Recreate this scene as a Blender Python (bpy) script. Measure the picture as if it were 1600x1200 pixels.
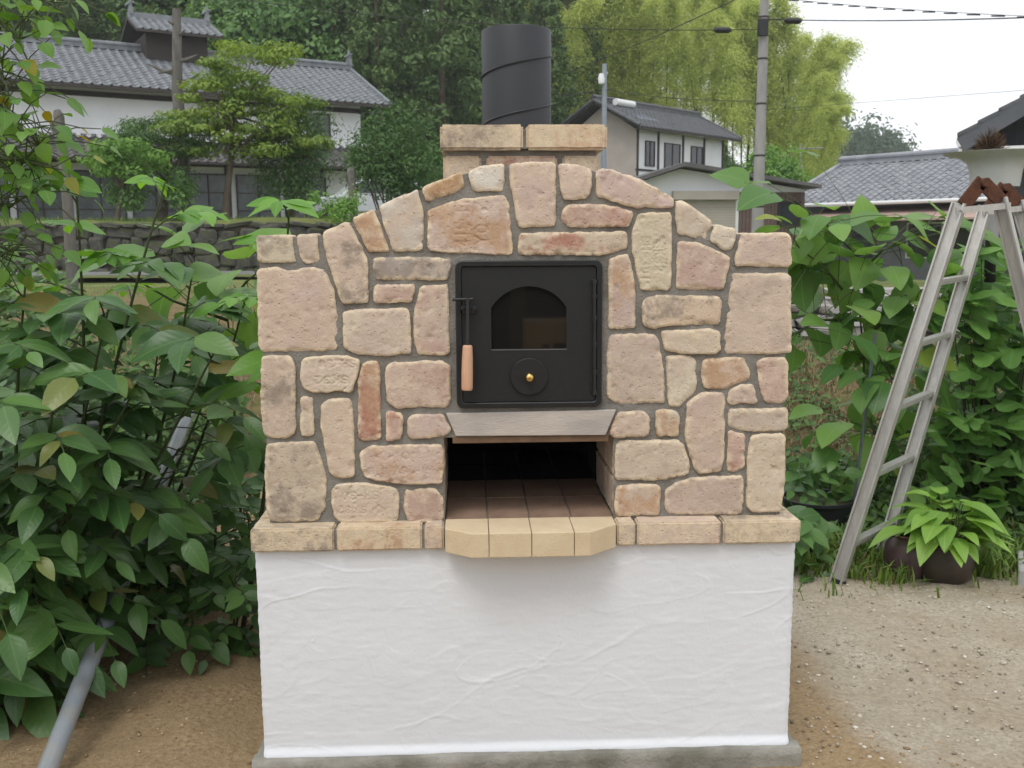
import bpy, bmesh, math, random
import numpy as np
from mathutils import Vector, Matrix, geometry

random.seed(11)
RNG = np.random.default_rng(11)
for o in list(bpy.data.objects):
    bpy.data.objects.remove(o)
sc = bpy.context.scene
COL = sc.collection

# ---------------------------------------------------------------- camera
CAM = np.array([-0.1481, -2.6686, 1.4782])
YAW, PITCH, ROLL, FPX = math.radians(2.3007), math.radians(-8.3166), math.radians(-0.3226), 1555.0
FW = np.array([math.sin(YAW) * math.cos(PITCH), math.cos(YAW) * math.cos(PITCH), math.sin(PITCH)])
_r = np.array([math.cos(YAW), -math.sin(YAW), 0.0])
_u = np.cross(_r, FW)
RT = math.cos(ROLL) * _r + math.sin(ROLL) * _u
UP = -math.sin(ROLL) * _r + math.cos(ROLL) * _u
FH = np.array([math.sin(YAW), math.cos(YAW), 0.0])
cam_d = bpy.data.cameras.new('camera')
cam = bpy.data.objects.new('camera', cam_d)
COL.objects.link(cam)
M = Matrix(((RT[0], UP[0], -FW[0], CAM[0]), (RT[1], UP[1], -FW[1], CAM[1]), (RT[2], UP[2], -FW[2], CAM[2]), (0, 0, 0, 1)))
cam.matrix_world = M
cam_d.sensor_width = 36
cam_d.lens = FPX / 1600 * 36
cam_d.clip_start = 0.05
cam_d.clip_end = 2000
cam_d.dof.use_dof = True
cam_d.dof.focus_distance = 2.75
cam_d.dof.aperture_fstop = 10
sc.camera = cam

# ---------------------------------------------------------------- sky, sun, exposure
SUN_EL, SUN_AZ = math.radians(60), math.radians(-25)   # overcast; brightest part of the sky behind the viewer, a little to the west
world = bpy.data.worlds.new('World')
sc.world = world
world.use_nodes = True
wn, wl = world.node_tree.nodes, world.node_tree.links
wn.clear()
w_out = wn.new('ShaderNodeOutputWorld')
w_bg = wn.new('ShaderNodeBackground')
w_sky = wn.new('ShaderNodeTexSky')
w_sky.sky_type = 'NISHITA'
w_sky.sun_disc = False
w_sky.sun_elevation = SUN_EL
w_sky.sun_rotation = math.radians(205)
w_sky.dust_density = 4.0
w_tc = wn.new('ShaderNodeTexCoord')
w_ns = wn.new('ShaderNodeTexNoise')
w_ns.inputs['Scale'].default_value = 2.2
w_ns.inputs['Detail'].default_value = 4
w_rp = wn.new('ShaderNodeValToRGB')
w_rp.color_ramp.elements[0].position = 0.3
w_rp.color_ramp.elements[0].color = (8.6, 8.9, 9.4, 1)
w_rp.color_ramp.elements[1].position = 0.7
w_rp.color_ramp.elements[1].color = (10.2, 10.3, 10.4, 1)
w_mx = wn.new('ShaderNodeMix')
w_mx.data_type = 'RGBA'
w_mx.inputs[0].default_value = 0.9
wl.new(w_tc.outputs['Generated'], w_ns.inputs['Vector'])
wl.new(w_ns.outputs['Fac'], w_rp.inputs['Fac'])
wl.new(w_sky.outputs['Color'], w_mx.inputs[6])
wl.new(w_rp.outputs['Color'], w_mx.inputs[7])
wl.new(w_mx.outputs[2], w_bg.inputs['Color'])
w_bg.inputs['Strength'].default_value = 0.11
wl.new(w_bg.outputs['Background'], w_out.inputs['Surface'])

sun_d = bpy.data.lights.new('sun', 'SUN')
sun_d.energy = 1.1
sun_d.angle = math.radians(22)
sun_d.color = (1.0, 0.97, 0.92)
sun = bpy.data.objects.new('sun', sun_d)
COL.objects.link(sun)
_sd = Vector((math.sin(SUN_AZ) * math.cos(SUN_EL), -math.cos(SUN_AZ) * math.cos(SUN_EL), math.sin(SUN_EL)))
sun.rotation_euler = _sd.to_track_quat('Z', 'Y').to_euler()
sun.location = (0, 0, 30)

sc.view_settings.view_transform = 'Standard'
sc.view_settings.look = 'None'
sc.view_settings.exposure = 0.30
sc.view_settings.gamma = 1.0
sc.cycles.use_denoising = True
sc.cycles.max_bounces = 6
sc.cycles.diffuse_bounces = 3
sc.cycles.glossy_bounces = 3
sc.cycles.transmission_bounces = 4
sc.cycles.transparent_max_bounces = 6
sc.cycles.sample_clamp_indirect = 6
sc.cycles.volume_bounces = 0

# ---------------------------------------------------------------- pixel helpers (a pixel gives a direction only)
def ray(px, py):
    d = FW + RT * ((px - 800) / FPX) + UP * ((600 - py) / FPX)
    return d / np.linalg.norm(d)
def P(px, py, D):            # point at horizontal distance D from the viewer
    d = ray(px, py)
    return CAM + d * (D / (d @ FH))
def PY(px, py, y):           # point on the vertical plane y = const
    d = ray(px, py)
    return CAM + d * ((y - CAM[1]) / d[1])
def PZ(px, py, z):           # point on the level z = const
    d = ray(px, py)
    return CAM + d * ((z - CAM[2]) / d[2])

# ---------------------------------------------------------------- noise
_perm = RNG.permutation(256)
_perm = np.concatenate([_perm, _perm, _perm])
_g3 = RNG.normal(size=(256, 3))
_g3 /= np.linalg.norm(_g3, axis=1)[:, None]
def noise3(p):
    p = np.atleast_2d(np.asarray(p, float))
    i = np.floor(p).astype(int)
    f = p - i
    w = f * f * f * (f * (f * 6 - 15) + 10)
    i &= 255
    r = 0
    for dx in (0, 1):
        for dy in (0, 1):
            for dz in (0, 1):
                h = _perm[_perm[_perm[i[:, 0] + dx] + i[:, 1] + dy] + i[:, 2] + dz] & 255
                g = _g3[h]
                d = ((f - np.array([dx, dy, dz])) * g).sum(1)
                r = r + d * (w[:, 0] if dx else 1 - w[:, 0]) * (w[:, 1] if dy else 1 - w[:, 1]) * (w[:, 2] if dz else 1 - w[:, 2])
    return r * 1.5
def noise2(x, y, s=1.0, seed=0.0):
    x = np.asarray(x, float); sh = x.shape
    return noise3(np.stack([x.ravel() * s, np.asarray(y, float).ravel() * s, np.full(x.size, seed * 7.31 + .5)], 1)).reshape(sh)
def fbm2(x, y, s, octv=4, seed=0.0):
    return sum(noise2(x, y, s * 2 ** k, seed + k) / 2 ** k for k in range(octv))
def sstep(a, b, x):
    t = np.clip((np.asarray(x, float) - a) / (b - a), 0, 1)
    return t * t * (3 - 2 * t)

# ---------------------------------------------------------------- materials
def nodes(m):
    m.use_nodes = True
    return m.node_tree.nodes, m.node_tree.links
def srgb(r, g, b):
    f = lambda c: (c / 255 / 12.92) if c / 255 <= 0.04045 else ((c / 255 + 0.055) / 1.055) ** 2.4
    return (f(r), f(g), f(b), 1)
def mat(name, c1, c2=None, rough=0.8, scale=8.0, detail=6, bump=0.0, bscale=None, metal=0.0, stretch=(1, 1, 1), spec=0.5, coords='Object', c3=None, c3scale=1.5):
    """base colour varying between c1 and c2 by noise, an optional broad third tint, and fine bump"""
    m = bpy.data.materials.new(name)
    n, l = nodes(m)
    b = n['Principled BSDF']
    b.inputs['Roughness'].default_value = rough
    b.inputs['Metallic'].default_value = metal
    b.inputs['Specular IOR Level'].default_value = spec
    tc = n.new('ShaderNodeTexCoord'); mp = n.new('ShaderNodeMapping')
    mp.inputs['Scale'].default_value = stretch
    l.new(tc.outputs[coords], mp.inputs['Vector'])
    c1 = tuple(c1[:3]) + (1,)
    if c2 is None:
        c2 = tuple(x * 0.82 for x in c1[:3]) + (1,)
    c2 = tuple(c2[:3]) + (1,)
    ns = n.new('ShaderNodeTexNoise')
    ns.inputs['Scale'].default_value = scale; ns.inputs['Detail'].default_value = detail; ns.inputs['Roughness'].default_value = .62
    l.new(mp.outputs['Vector'], ns.inputs['Vector'])
    rp = n.new('ShaderNodeValToRGB')
    rp.color_ramp.elements[0].position = .32; rp.color_ramp.elements[0].color = c2
    rp.color_ramp.elements[1].position = .68; rp.color_ramp.elements[1].color = c1
    l.new(ns.outputs['Fac'], rp.inputs['Fac'])
    out = rp.outputs['Color']
    if c3 is not None:
        n3 = n.new('ShaderNodeTexNoise'); n3.inputs['Scale'].default_value = c3scale; n3.inputs['Detail'].default_value = 5
        l.new(mp.outputs['Vector'], n3.inputs['Vector'])
        r3 = n.new('ShaderNodeValToRGB')
        r3.color_ramp.elements[0].position = .48; r3.color_ramp.elements[0].color = (0, 0, 0, 1)
        r3.color_ramp.elements[1].position = .66; r3.color_ramp.elements[1].color = (.8, .8, .8, 1)
        l.new(n3.outputs['Fac'], r3.inputs['Fac'])
        mx = n.new('ShaderNodeMix'); mx.data_type = 'RGBA'
        l.new(r3.outputs['Color'], mx.inputs[0]); l.new(out, mx.inputs[6])
        mx.inputs[7].default_value = tuple(c3[:3]) + (1,)
        out = mx.outputs[2]
    l.new(out, b.inputs['Base Color'])
    if bump:
        nb = n.new('ShaderNodeTexNoise')
        nb.inputs['Scale'].default_value = bscale or scale * 6; nb.inputs['Detail'].default_value = 8; nb.inputs['Roughness'].default_value = .65
        l.new(mp.outputs['Vector'], nb.inputs['Vector'])
        bp = n.new('ShaderNodeBump'); bp.inputs['Strength'].default_value = bump; bp.inputs['Distance'].default_value = .01
        l.new(nb.outputs['Fac'], bp.inputs['Height']); l.new(bp.outputs['Normal'], b.inputs['Normal'])
    return m
def leaf_mat(name, c_dark, c_pale, trans=0.3, rough=0.42, veins=True, attr=False, yellow=None):
    """leaf: principled + translucent, tint by object random (separate leaves) or by the 'tint' attribute (leaf masses)"""
    m = bpy.data.materials.new(name)
    n, l = nodes(m)
    b = n['Principled BSDF']; out = n['Material Output']
    b.inputs['Roughness'].default_value = rough
    b.inputs['Specular IOR Level'].default_value = .5
    if attr:
        at = n.new('ShaderNodeAttribute'); at.attribute_name = 'tint'; fac = at.outputs['Fac']
    else:
        oi = n.new('ShaderNodeObjectInfo'); fac = oi.outputs['Random']
    rp = n.new('ShaderNodeValToRGB')
    rp.color_ramp.elements[0].position = 0; rp.color_ramp.elements[0].color = tuple(c_dark) + (1,)
    rp.color_ramp.elements[1].position = .9; rp.color_ramp.elements[1].color = tuple(c_pale) + (1,)
    if yellow:
        e = rp.color_ramp.elements.new(.985); e.color = tuple(yellow) + (1,)
    l.new(fac, rp.inputs['Fac'])
    col = rp.outputs['Color']
    if veins:
        tc = n.new('ShaderNodeTexCoord')
        sp = n.new('ShaderNodeSeparateXYZ'); l.new(tc.outputs['Object'], sp.inputs[0])
        ab = n.new('ShaderNodeMath'); ab.operation = 'ABSOLUTE'; l.new(sp.outputs['X'], ab.inputs[0])
        # side veins: sin(k*(y-|x|))
        su = n.new('ShaderNodeMath'); su.operation = 'SUBTRACT'; l.new(sp.outputs['Y'], su.inputs[0]); l.new(ab.outputs[0], su.inputs[1])
        mu = n.new('ShaderNodeMath'); mu.operation = 'MULTIPLY'; mu.inputs[1].default_value = 46; l.new(su.outputs[0], mu.inputs[0])
        si = n.new('ShaderNodeMath'); si.operation = 'SINE'; l.new(mu.outputs[0], si.inputs[0])
        bp = n.new('ShaderNodeBump'); bp.inputs['Strength'].default_value = .05; bp.inputs['Distance'].default_value = .02
        l.new(si.outputs[0], bp.inputs['Height']); l.new(bp.outputs['Normal'], b.inputs['Normal'])
        mr = n.new('ShaderNodeMapRange'); mr.inputs[1].default_value = 0; mr.inputs[2].default_value = .022; mr.inputs[3].default_value = .3; mr.inputs[4].default_value = 0
        l.new(ab.outputs[0], mr.inputs[0])
        mx = n.new('ShaderNodeMix'); mx.data_type = 'RGBA'; l.new(mr.outputs[0], mx.inputs[0]); l.new(col, mx.inputs[6])
        mx.inputs[7].default_value = (c_pale[0] * 1.7, c_pale[1] * 1.5, c_pale[2] * 1.8, 1)
        col = mx.outputs[2]
    l.new(col, b.inputs['Base Color'])
    tr = n.new('ShaderNodeBsdfTranslucent')
    hs = n.new('ShaderNodeHueSaturation'); hs.inputs['Hue'].default_value = .485; hs.inputs['Saturation'].default_value = 1.1; hs.inputs['Value'].default_value = 1.35
    l.new(col, hs.inputs['Color']); l.new(hs.outputs['Color'], tr.inputs['Color'])
    ms = n.new('ShaderNodeMixShader'); ms.inputs[0].default_value = trans
    l.new(b.outputs[0], ms.inputs[1]); l.new(tr.outputs[0], ms.inputs[2]); l.new(ms.outputs[0], out.inputs['Surface'])
    return m

# ---------------------------------------------------------------- mesh helpers
def link(name, me, parent=None, material=None, smooth=False, kind=None):
    o = bpy.data.objects.new(name, me)
    COL.objects.link(o)
    if material is not None and not me.materials:
        me.materials.append(material)
    if smooth:
        me.polygons.foreach_set('use_smooth', np.ones(len(me.polygons), bool))
    if parent is not None:
        o.parent = parent
    if kind:
        o['kind'] = kind
    return o
def fast_mesh(name, V, F):
    """V (n,3); F (m,k) array of equal-sized faces"""
    me = bpy.data.meshes.new(name)
    V = np.ascontiguousarray(V, np.float32); F = np.ascontiguousarray(F, np.int32)
    m, k = F.shape
    me.vertices.add(len(V)); me.vertices.foreach_set('co', V.ravel())
    me.loops.add(m * k); me.loops.foreach_set('vertex_index', F.ravel())
    me.polygons.add(m)
    me.polygons.foreach_set('loop_start', np.arange(0, m * k, k, dtype=np.int32))
    me.polygons.foreach_set('loop_total', np.full(m, k, np.int32))
    me.update(calc_edges=True)
    return me
def fattr(me, name, vals):
    a = me.attributes.new(name, 'FLOAT', 'POINT')
    a.data.foreach_set('value', np.ascontiguousarray(vals, np.float32))
def empty(name, loc=(0, 0, 0), rz=0.0):
    o = bpy.data.objects.new(name, None)
    COL.objects.link(o)
    o.location = tuple(float(x) for x in loc)
    o.rotation_euler = (0, 0, rz)
    o.empty_display_size = .1
    return o
def tag(o, label, cat, group=None, kind=None):
    o['label'] = label
    o['category'] = cat
    if group: o['group'] = group
    if kind: o['kind'] = kind
    return o

class MB:
    """collects simple solids into one mesh"""
    def __init__(s): s.v = []; s.f = []
    def add(s, V, F):
        b = len(s.v); s.v += [tuple(float(c) for c in p) for p in V]; s.f += [tuple(i + b for i in f) for f in F]; return s
    def box(s, x0, x1, y0, y1, z0, z1):
        V = [(x0, y0, z0), (x1, y0, z0), (x1, y1, z0), (x0, y1, z0), (x0, y0, z1), (x1, y0, z1), (x1, y1, z1), (x0, y1, z1)]
        return s.add(V, [(0, 3, 2, 1), (4, 5, 6, 7), (0, 1, 5, 4), (1, 2, 6, 5), (2, 3, 7, 6), (3, 0, 4, 7)])
    def prism(s, poly, h0, h1, axis='y'):
        """poly of 2D points extruded along axis (x: poly is (y,z); y: poly is (x,z); z: poly is (x,y))"""
        n = len(poly)
        def mk(p, h): return {'x': (h, p[0], p[1]), 'y': (p[0], h, p[1]), 'z': (p[0], p[1], h)}[axis]
        V = [mk(p, h0) for p in poly] + [mk(p, h1) for p in poly]
        F = [tuple(range(n)), tuple(range(2 * n - 1, n - 1, -1))] + [(i, i + n, (i + 1) % n + n, (i + 1) % n) for i in range(n)]
        return s.add(V, F)
    def tube(s, pts, rad, seg=8, cap=True):
        pts = [np.asarray(p, float) for p in pts]
        rads = rad if hasattr(rad, '__len__') else [rad] * len(pts)
        rings = []
        ref = None
        for i, p in enumerate(pts):
            t = pts[min(i + 1, len(pts) - 1)] - pts[max(i - 1, 0)]
            t = t / (np.linalg.norm(t) + 1e-12)
            if ref is None:
                ref = np.array([0, 0, 1.0]) if abs(t[2]) < .9 else np.array([1.0, 0, 0])
            a = ref - t * (ref @ t); a /= np.linalg.norm(a); bq = np.cross(t, a); ref = a
            rings.append([p + rads[i] * (math.cos(2 * math.pi * k / seg) * a + math.sin(2 * math.pi * k / seg) * bq) for k in range(seg)])
        V = [q for r in rings for q in r]
        F = []
        for i in range(len(pts) - 1):
            for k in range(seg):
                F.append((i * seg + k, i * seg + (k + 1) % seg, (i + 1) * seg + (k + 1) % seg, (i + 1) * seg + k))
        if cap:
            F.append(tuple(range(seg - 1, -1, -1))); F.append(tuple(range((len(pts) - 1) * seg, len(pts) * seg)))
        return s.add(V, F)
    def lathe(s, prof, c=(0, 0, 0), seg=28, axis='z'):
        """prof list of (r, h)"""
        V = []
        for r, h in prof:
            for k in range(seg):
                a = 2 * math.pi * k / seg
                x, y = r * math.cos(a), r * math.sin(a)
                V.append((c[0] + x, c[1] + y, c[2] + h) if axis == 'z' else (c[0] + x, c[1] - h, c[2] + y))
        F = []
        for i in range(len(prof) - 1):
            for k in range(seg):
                F.append((i * seg + k, i * seg + (k + 1) % seg, (i + 1) * seg + (k + 1) % seg, (i + 1) * seg + k))
        return s.add(V, F)
    def beam(s, a, b, w, h, up=(0, 0, 1)):
        """box bar from a to b with cross-section w (sideways) x h (along up)"""
        a = np.asarray(a, float); b = np.asarray(b, float); t = (b - a) / np.linalg.norm(b - a)
        up = np.asarray(up, float); sd = np.cross(t, up); sd /= np.linalg.norm(sd); u = np.cross(sd, t)
        V = [q + sx * sd * w / 2 + sz * u * h / 2 for q in (a, b) for sx, sz in ((-1, -1), (1, -1), (1, 1), (-1, 1))]
        return s.add(V, [(0, 3, 2, 1), (4, 5, 6, 7), (0, 1, 5, 4), (1, 2, 6, 5), (2, 3, 7, 6), (3, 0, 4, 7)])
    def mesh(s, name):
        me = bpy.data.meshes.new(name); me.from_pydata(s.v, [], s.f); me.update()
        bm = bmesh.new(); bm.from_mesh(me); bmesh.ops.recalc_face_normals(bm, faces=bm.faces); bm.to_mesh(me); bm.free()
        return me
    def build(s, name, material, parent=None, smooth=False, bevel=0.0, seg=2, kind=None):
        o = link(name, s.mesh(name), parent, material, smooth, kind)
        if bevel:
            md = o.modifiers.new('b', 'BEVEL'); md.width = bevel; md.segments = seg; md.limit_method = 'ANGLE'; md.angle_limit = math.radians(35)
        if smooth:
            try:
                o.data.set_sharp_from_angle(angle=math.radians(40))
            except Exception:
                pass
        return o

# ---------------------------------------------------------------- terrain
def ground_z(x, y):
    x = np.asarray(x, float); y = np.asarray(y, float)
    left = sstep(-1.75, -2.9, x) * .62 * sstep(-2.2, -0.6, y)          # bank beside the yard
    back_l = sstep(1.7, 4.3, y) * .55 * sstep(.6, -.4, x)
    back_r = sstep(3.0, 5.2, y) * .55 * sstep(-.4, .6, x)
    z = np.maximum(np.maximum(left, back_l), back_r)
    terr = sstep(22.25, 22.45, y) * 1.32 * sstep(3.5, .5, x)           # terrace behind the stone wall
    z = z + terr
    z = z - sstep(6, 20, x) * sstep(8, 24, y) * .9                      # land falls away to the lane
    hill = np.clip(y - 46, 0, 200) * .42 * sstep(27, 11, x - .02 * y) * sstep(150, 90, y)
    z = z + hill
    return z
def gz(x, y):
    return float(ground_z(np.array([x]), np.array([y]))[0])
# ================================================================= MATERIALS
# stones carry their own colour (object colour) and a stain tint (object property)
def stone_mat():
    m = bpy.data.materials.new('fire_brick_stone')
    n, l = nodes(m); b = n['Principled BSDF']
    b.inputs['Roughness'].default_value = .88; b.inputs['Specular IOR Level'].default_value = .25
    tc = n.new('ShaderNodeTexCoord'); oi = n.new('ShaderNodeObjectInfo')
    off = n.new('ShaderNodeVectorMath'); off.operation = 'ADD'
    rs = n.new('ShaderNodeVectorMath'); rs.operation = 'SCALE'; rs.inputs[0].default_value = (7.1, 13.3, 29.7)
    l.new(oi.outputs['Random'], rs.inputs['Scale']); l.new(tc.outputs['Object'], off.inputs[0]); l.new(rs.outputs[0], off.inputs[1])
    st = n.new('ShaderNodeAttribute'); st.attribute_type = 'OBJECT'; st.attribute_name = 'stain'
    def nz(scale, detail=6, rough=.6):
        q = n.new('ShaderNodeTexNoise'); q.inputs['Scale'].default_value = scale; q.inputs['Detail'].default_value = detail; q.inputs['Roughness'].default_value = rough
        l.new(off.outputs[0], q.inputs['Vector']); return q.outputs['Fac']
    def ramp(src, a, bb, lo=0., hi=1.):
        r = n.new('ShaderNodeMapRange'); r.interpolation_type = 'SMOOTHSTEP'
        r.inputs[1].default_value = a; r.inputs[2].default_value = bb; r.inputs[3].default_value = lo; r.inputs[4].default_value = hi
        l.new(src, r.inputs[0]); return r.outputs[0]
    def mix(fac, a, bcol):
        x = n.new('ShaderNodeMix'); x.data_type = 'RGBA'; l.new(fac, x.inputs[0])
        for s_, v in ((6, a), (7, bcol)):
            if isinstance(v, tuple): x.inputs[s_].default_value = v
            else: l.new(v, x.inputs[s_])
        return x.outputs[2]
    col = mix(ramp(nz(9, 6, .68), .45, .62, 0, .95), oi.outputs['Color'], st.outputs['Color'])
    # pinkish and cream clouding common to all the old bricks
    col = mix(ramp(nz(17, 7, .75), .48, .66, 0, .6), col, srgb(212, 194, 174))
    col = mix(ramp(nz(6.5, 6, .7), .56, .74, 0, .45), col, srgb(196, 166, 148))
    col = mix(ramp(nz(26, 7, .75), .58, .72, 0, .55), col, srgb(156, 126, 102))
    col = mix(ramp(nz(150, 4, .7), .6, .78, 0, .35), col, srgb(128, 100, 80))
    # lighter crumbled arrises, with skylight along the edges painted into the colour
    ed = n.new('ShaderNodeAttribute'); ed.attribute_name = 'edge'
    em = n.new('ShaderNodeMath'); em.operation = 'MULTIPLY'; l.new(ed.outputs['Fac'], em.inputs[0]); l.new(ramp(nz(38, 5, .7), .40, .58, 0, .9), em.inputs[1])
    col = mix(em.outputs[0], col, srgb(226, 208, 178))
    l.new(col, b.inputs['Base Color'])
    b1 = n.new('ShaderNodeBump'); b1.inputs['Strength'].default_value = .8; b1.inputs['Distance'].default_value = .005
    l.new(nz(140, 8, .75), b1.inputs['Height'])
    b2 = n.new('ShaderNodeBump'); b2.inputs['Strength'].default_value = .5; b2.inputs['Distance'].default_value = .006
    vo = n.new('ShaderNodeTexVoronoi'); vo.inputs['Scale'].default_value = 60; l.new(off.outputs[0], vo.inputs['Vector'])
    l.new(ramp(vo.outputs['Distance'], .05, .22, 0, 1), b2.inputs['Height']); l.new(b1.outputs[0], b2.inputs['Normal'])
    l.new(b2.outputs[0], b.inputs['Normal'])
    return m
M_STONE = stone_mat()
M_MORTAR = mat('grey_mortar', (.29, .275, .245), (.19, .18, .16), .95, 14, bump=.7, bscale=160, spec=.2)
M_STUCCO = mat('white_trowelled_plaster', (.735, .76, .795), (.70, .72, .755), .62, 3, bump=.12, bscale=90, spec=.35)
M_CONC = mat('grey_concrete', (.38, .365, .325), (.22, .21, .18), .92, 9, bump=.7, bscale=90, c3=(.16, .155, .12), c3scale=7)
M_SHELF = mat('cream_fire_brick', (.68, .56, .38), (.60, .475, .31), .88, 14, bump=.35, bscale=220, spec=.2)
M_LINTEL = mat('weathered_wooden_lintel', (.52, .465, .415), (.41, .365, .325), .85, 10, bump=.3, bscale=120, c3=(.33, .305, .29), c3scale=9, stretch=(.5, 1, 2))
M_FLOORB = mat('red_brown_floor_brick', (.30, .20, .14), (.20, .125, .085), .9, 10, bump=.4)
M_IRON = mat('black_cast_iron', (.0135, .0145, .015), (.0105, .011, .012), .5, 60, bump=.08, bscale=400, spec=.45)
M_IRON2 = mat('black_iron_edge', (.017, .018, .019), (.012, .013, .013), .38, 60, bump=.06, bscale=300, spec=.5)
M_PIPE = mat('dark_grey_painted_flue', (.030, .032, .037), (.025, .027, .031), .5, 12, spec=.4)
M_WOOD = mat('turned_beech', (.62, .38, .25), (.52, .29, .18), .55, 20, stretch=(3, 3, .5), bump=.1)
M_BRASS = mat('brass', (.72, .5, .18), (.6, .4, .14), .22, 20, metal=1.0)
M_PVC = mat('grey_plastic_pipe', (.25, .28, .31), (.20, .225, .25), .30, 8, spec=.5, c3=(.28, .28, .27), c3scale=14)
M_ALU = mat('dull_aluminium', (.50, .485, .45), (.38, .37, .345), .48, 10, metal=.55, stretch=(4, 4, .6), bump=.05)
M_RUST = mat('rusty_iron', (.13, .045, .020), (.06, .024, .013), .9, 60, bump=.6, bscale=200)
M_GLASS = bpy.data.materials.new('oven_glass')
_n, _l = nodes(M_GLASS)
_b = _n['Principled BSDF']; _b.inputs['Base Color'].default_value = (.01, .01, .009, 1); _b.inputs['Roughness'].default_value = .03; _b.inputs['IOR'].default_value = 1.6; _b.inputs['Specular IOR Level'].default_value = .7
M_WGLASS = mat('window_glass', (.05, .06, .065), (.03, .035, .04), .08, 2, spec=.6)
M_PLASTER = mat('house_white_plaster', (.78, .79, .81), (.70, .71, .74), .8, 1.2)
M_BEIGE = mat('beige_plaster', (.50, .45, .40), (.42, .37, .33), .85, 1.2)
M_DWOOD = mat('dark_stained_timber', (.045, .036, .03), (.025, .02, .018), .75, 6, stretch=(1, 1, 5))
M_ROOF = mat('grey_clay_roof_tile', (.215, .232, .25), (.125, .137, .15), .42, 3.5, spec=.5, detail=8)
M_ROOF2 = mat('dark_roof_tile', (.115, .12, .13), (.07, .074, .082), .5, 3, spec=.4, detail=8)
M_ROOF3 = mat('brown_grey_roof_tile', (.13, .125, .125), (.08, .077, .077), .6, 3, detail=8)
M_PINK = mat('faded_pink_sheet', (.46, .33, .28), (.38, .27, .23), .7, 2)
M_SIDING = mat('brown_corrugated_siding', (.17, .115, .10), (.12, .08, .07), .7, 3)
M_SHUT = mat('beige_shutter', (.42, .38, .32), (.36, .33, .28), .6, 2)
M_POLE = mat('concrete_pole', (.33, .32, .31), (.24, .235, .23), .85, 5, stretch=(1, 1, .3))
M_BLACK = mat('black_plastic', (.012, .013, .015), (.009, .01, .011), .5, 10)
M_WIRE = mat('black_wire', (.02, .02, .02), None, .6)
M_BARK = mat('bark', (.14, .11, .08), (.07, .055, .04), .95, 8, bump=.8, stretch=(1, 1, .3))
M_BARKG = mat('grey_bark', (.17, .16, .145), (.08, .075, .065), .95, 8, bump=.8, stretch=(1, 1, .3))
M_STEM = mat('green_stem', (.055, .085, .02), (.04, .05, .015), .6, 20)
M_STEMD = mat('brown_stem', (.05, .035, .02), (.03, .022, .014), .8, 20)
M_WSTONE = mat('mossy_wall_stone', (.10, .095, .085), (.045, .044, .038), .95, 3.5, bump=.8, bscale=20, c3=(.07, .085, .03), c3scale=2.5)
M_PSTONE = mat('pale_wall_stone', (.40, .385, .36), (.26, .25, .23), .95, 4, bump=.6, bscale=24)
M_CARD = mat('brown_cardboard', (.42, .28, .15), (.36, .24, .12), .85, 6)
M_CERW = mat('white_glazed_pot', (.55, .56, .55), (.48, .49, .48), .35, 3)
M_CLAYP = mat('purple_brown_glaze', (.085, .05, .055), (.055, .032, .036), .42, 8, bump=.2)
M_CLAYB = mat('brown_glaze', (.06, .042, .03), (.035, .026, .02), .45, 8, bump=.2)
M_DRY = mat('dry_brown_grass', (.16, .10, .055), (.08, .05, .03), .95, 20)
M_CAR = mat('silver_car_paint', (.55, .57, .6), (.5, .52, .55), .25, 2, spec=.6, metal=.3)
M_TYRE = mat('black_tyre', (.02, .02, .02), None, .85)
M_WHITE = mat('white_enamel', (.75, .76, .76), (.68, .69, .69), .35, 3)
M_ROAD = mat('asphalt_lane', (.17, .17, .17), (.12, .12, .12), .95, 3)

L_SAP = leaf_mat('sapling_leaf', (.046, .122, .034), (.122, .240, .060), .30, .38, yellow=(.24, .20, .05))
L_YOUNG = leaf_mat('young_leaf', (.12, .29, .04), (.20, .42, .06), .42, .42)
L_UNDER = leaf_mat('undergrowth_leaf', (.05, .125, .032), (.105, .215, .05), .28, .45)
L_KIWI = leaf_mat('broad_vine_leaf', (.075, .185, .045), (.20, .36, .08), .42, .42, yellow=(.30, .36, .04))
L_LOBE = leaf_mat('lobed_leaf', (.075, .19, .04), (.17, .34, .075), .38, .5)
L_HOSTA = leaf_mat('hosta_leaf', (.15, .30, .045), (.27, .46, .09), .34, .42)
L_BRANCH = leaf_mat('branch_leaf', (.09, .21, .035), (.18, .34, .06), .4, .45, yellow=(.35, .28, .03))
A_MASS = leaf_mat('weed_mass', (.03, .08, .018), (.10, .19, .035), .22, .6, veins=False, attr=True)
A_GRASS = leaf_mat('grass_blade', (.06, .13, .02), (.20, .30, .05), .25, .6, veins=False, attr=True, yellow=(.22, .17, .07))
A_DRYG = leaf_mat('dry_grass_blade', (.10, .13, .04), (.30, .225, .125), .15, .7, veins=False, attr=True)
A_CEDAR = leaf_mat('cedar_foliage', (.050, .105, .032), (.125, .205, .055), .24, .7, veins=False, attr=True)
A_BROAD = leaf_mat('broadleaf_foliage', (.05, .135, .036), (.15, .28, .07), .30, .55, veins=False, attr=True)
A_BROADL = leaf_mat('light_broadleaf_foliage', (.08, .20, .035), (.20, .37, .06), .34, .55, veins=False, attr=True)
A_BAMBOO = leaf_mat('bamboo_foliage', (.31, .41, .11), (.57, .64, .22), .5, .6, veins=False, attr=True)
A_MAPLE = leaf_mat('maple_foliage', (.09, .18, .025), (.24, .34, .05), .36, .55, veins=False, attr=True)
A_YEW = leaf_mat('dark_conifer_foliage', (.03, .085, .025), (.10, .20, .045), .24, .6, veins=False, attr=True)
A_FAR = leaf_mat('far_wood_foliage', (.05, .095, .055), (.10, .16, .085), .2, .7, veins=False, attr=True)

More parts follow.
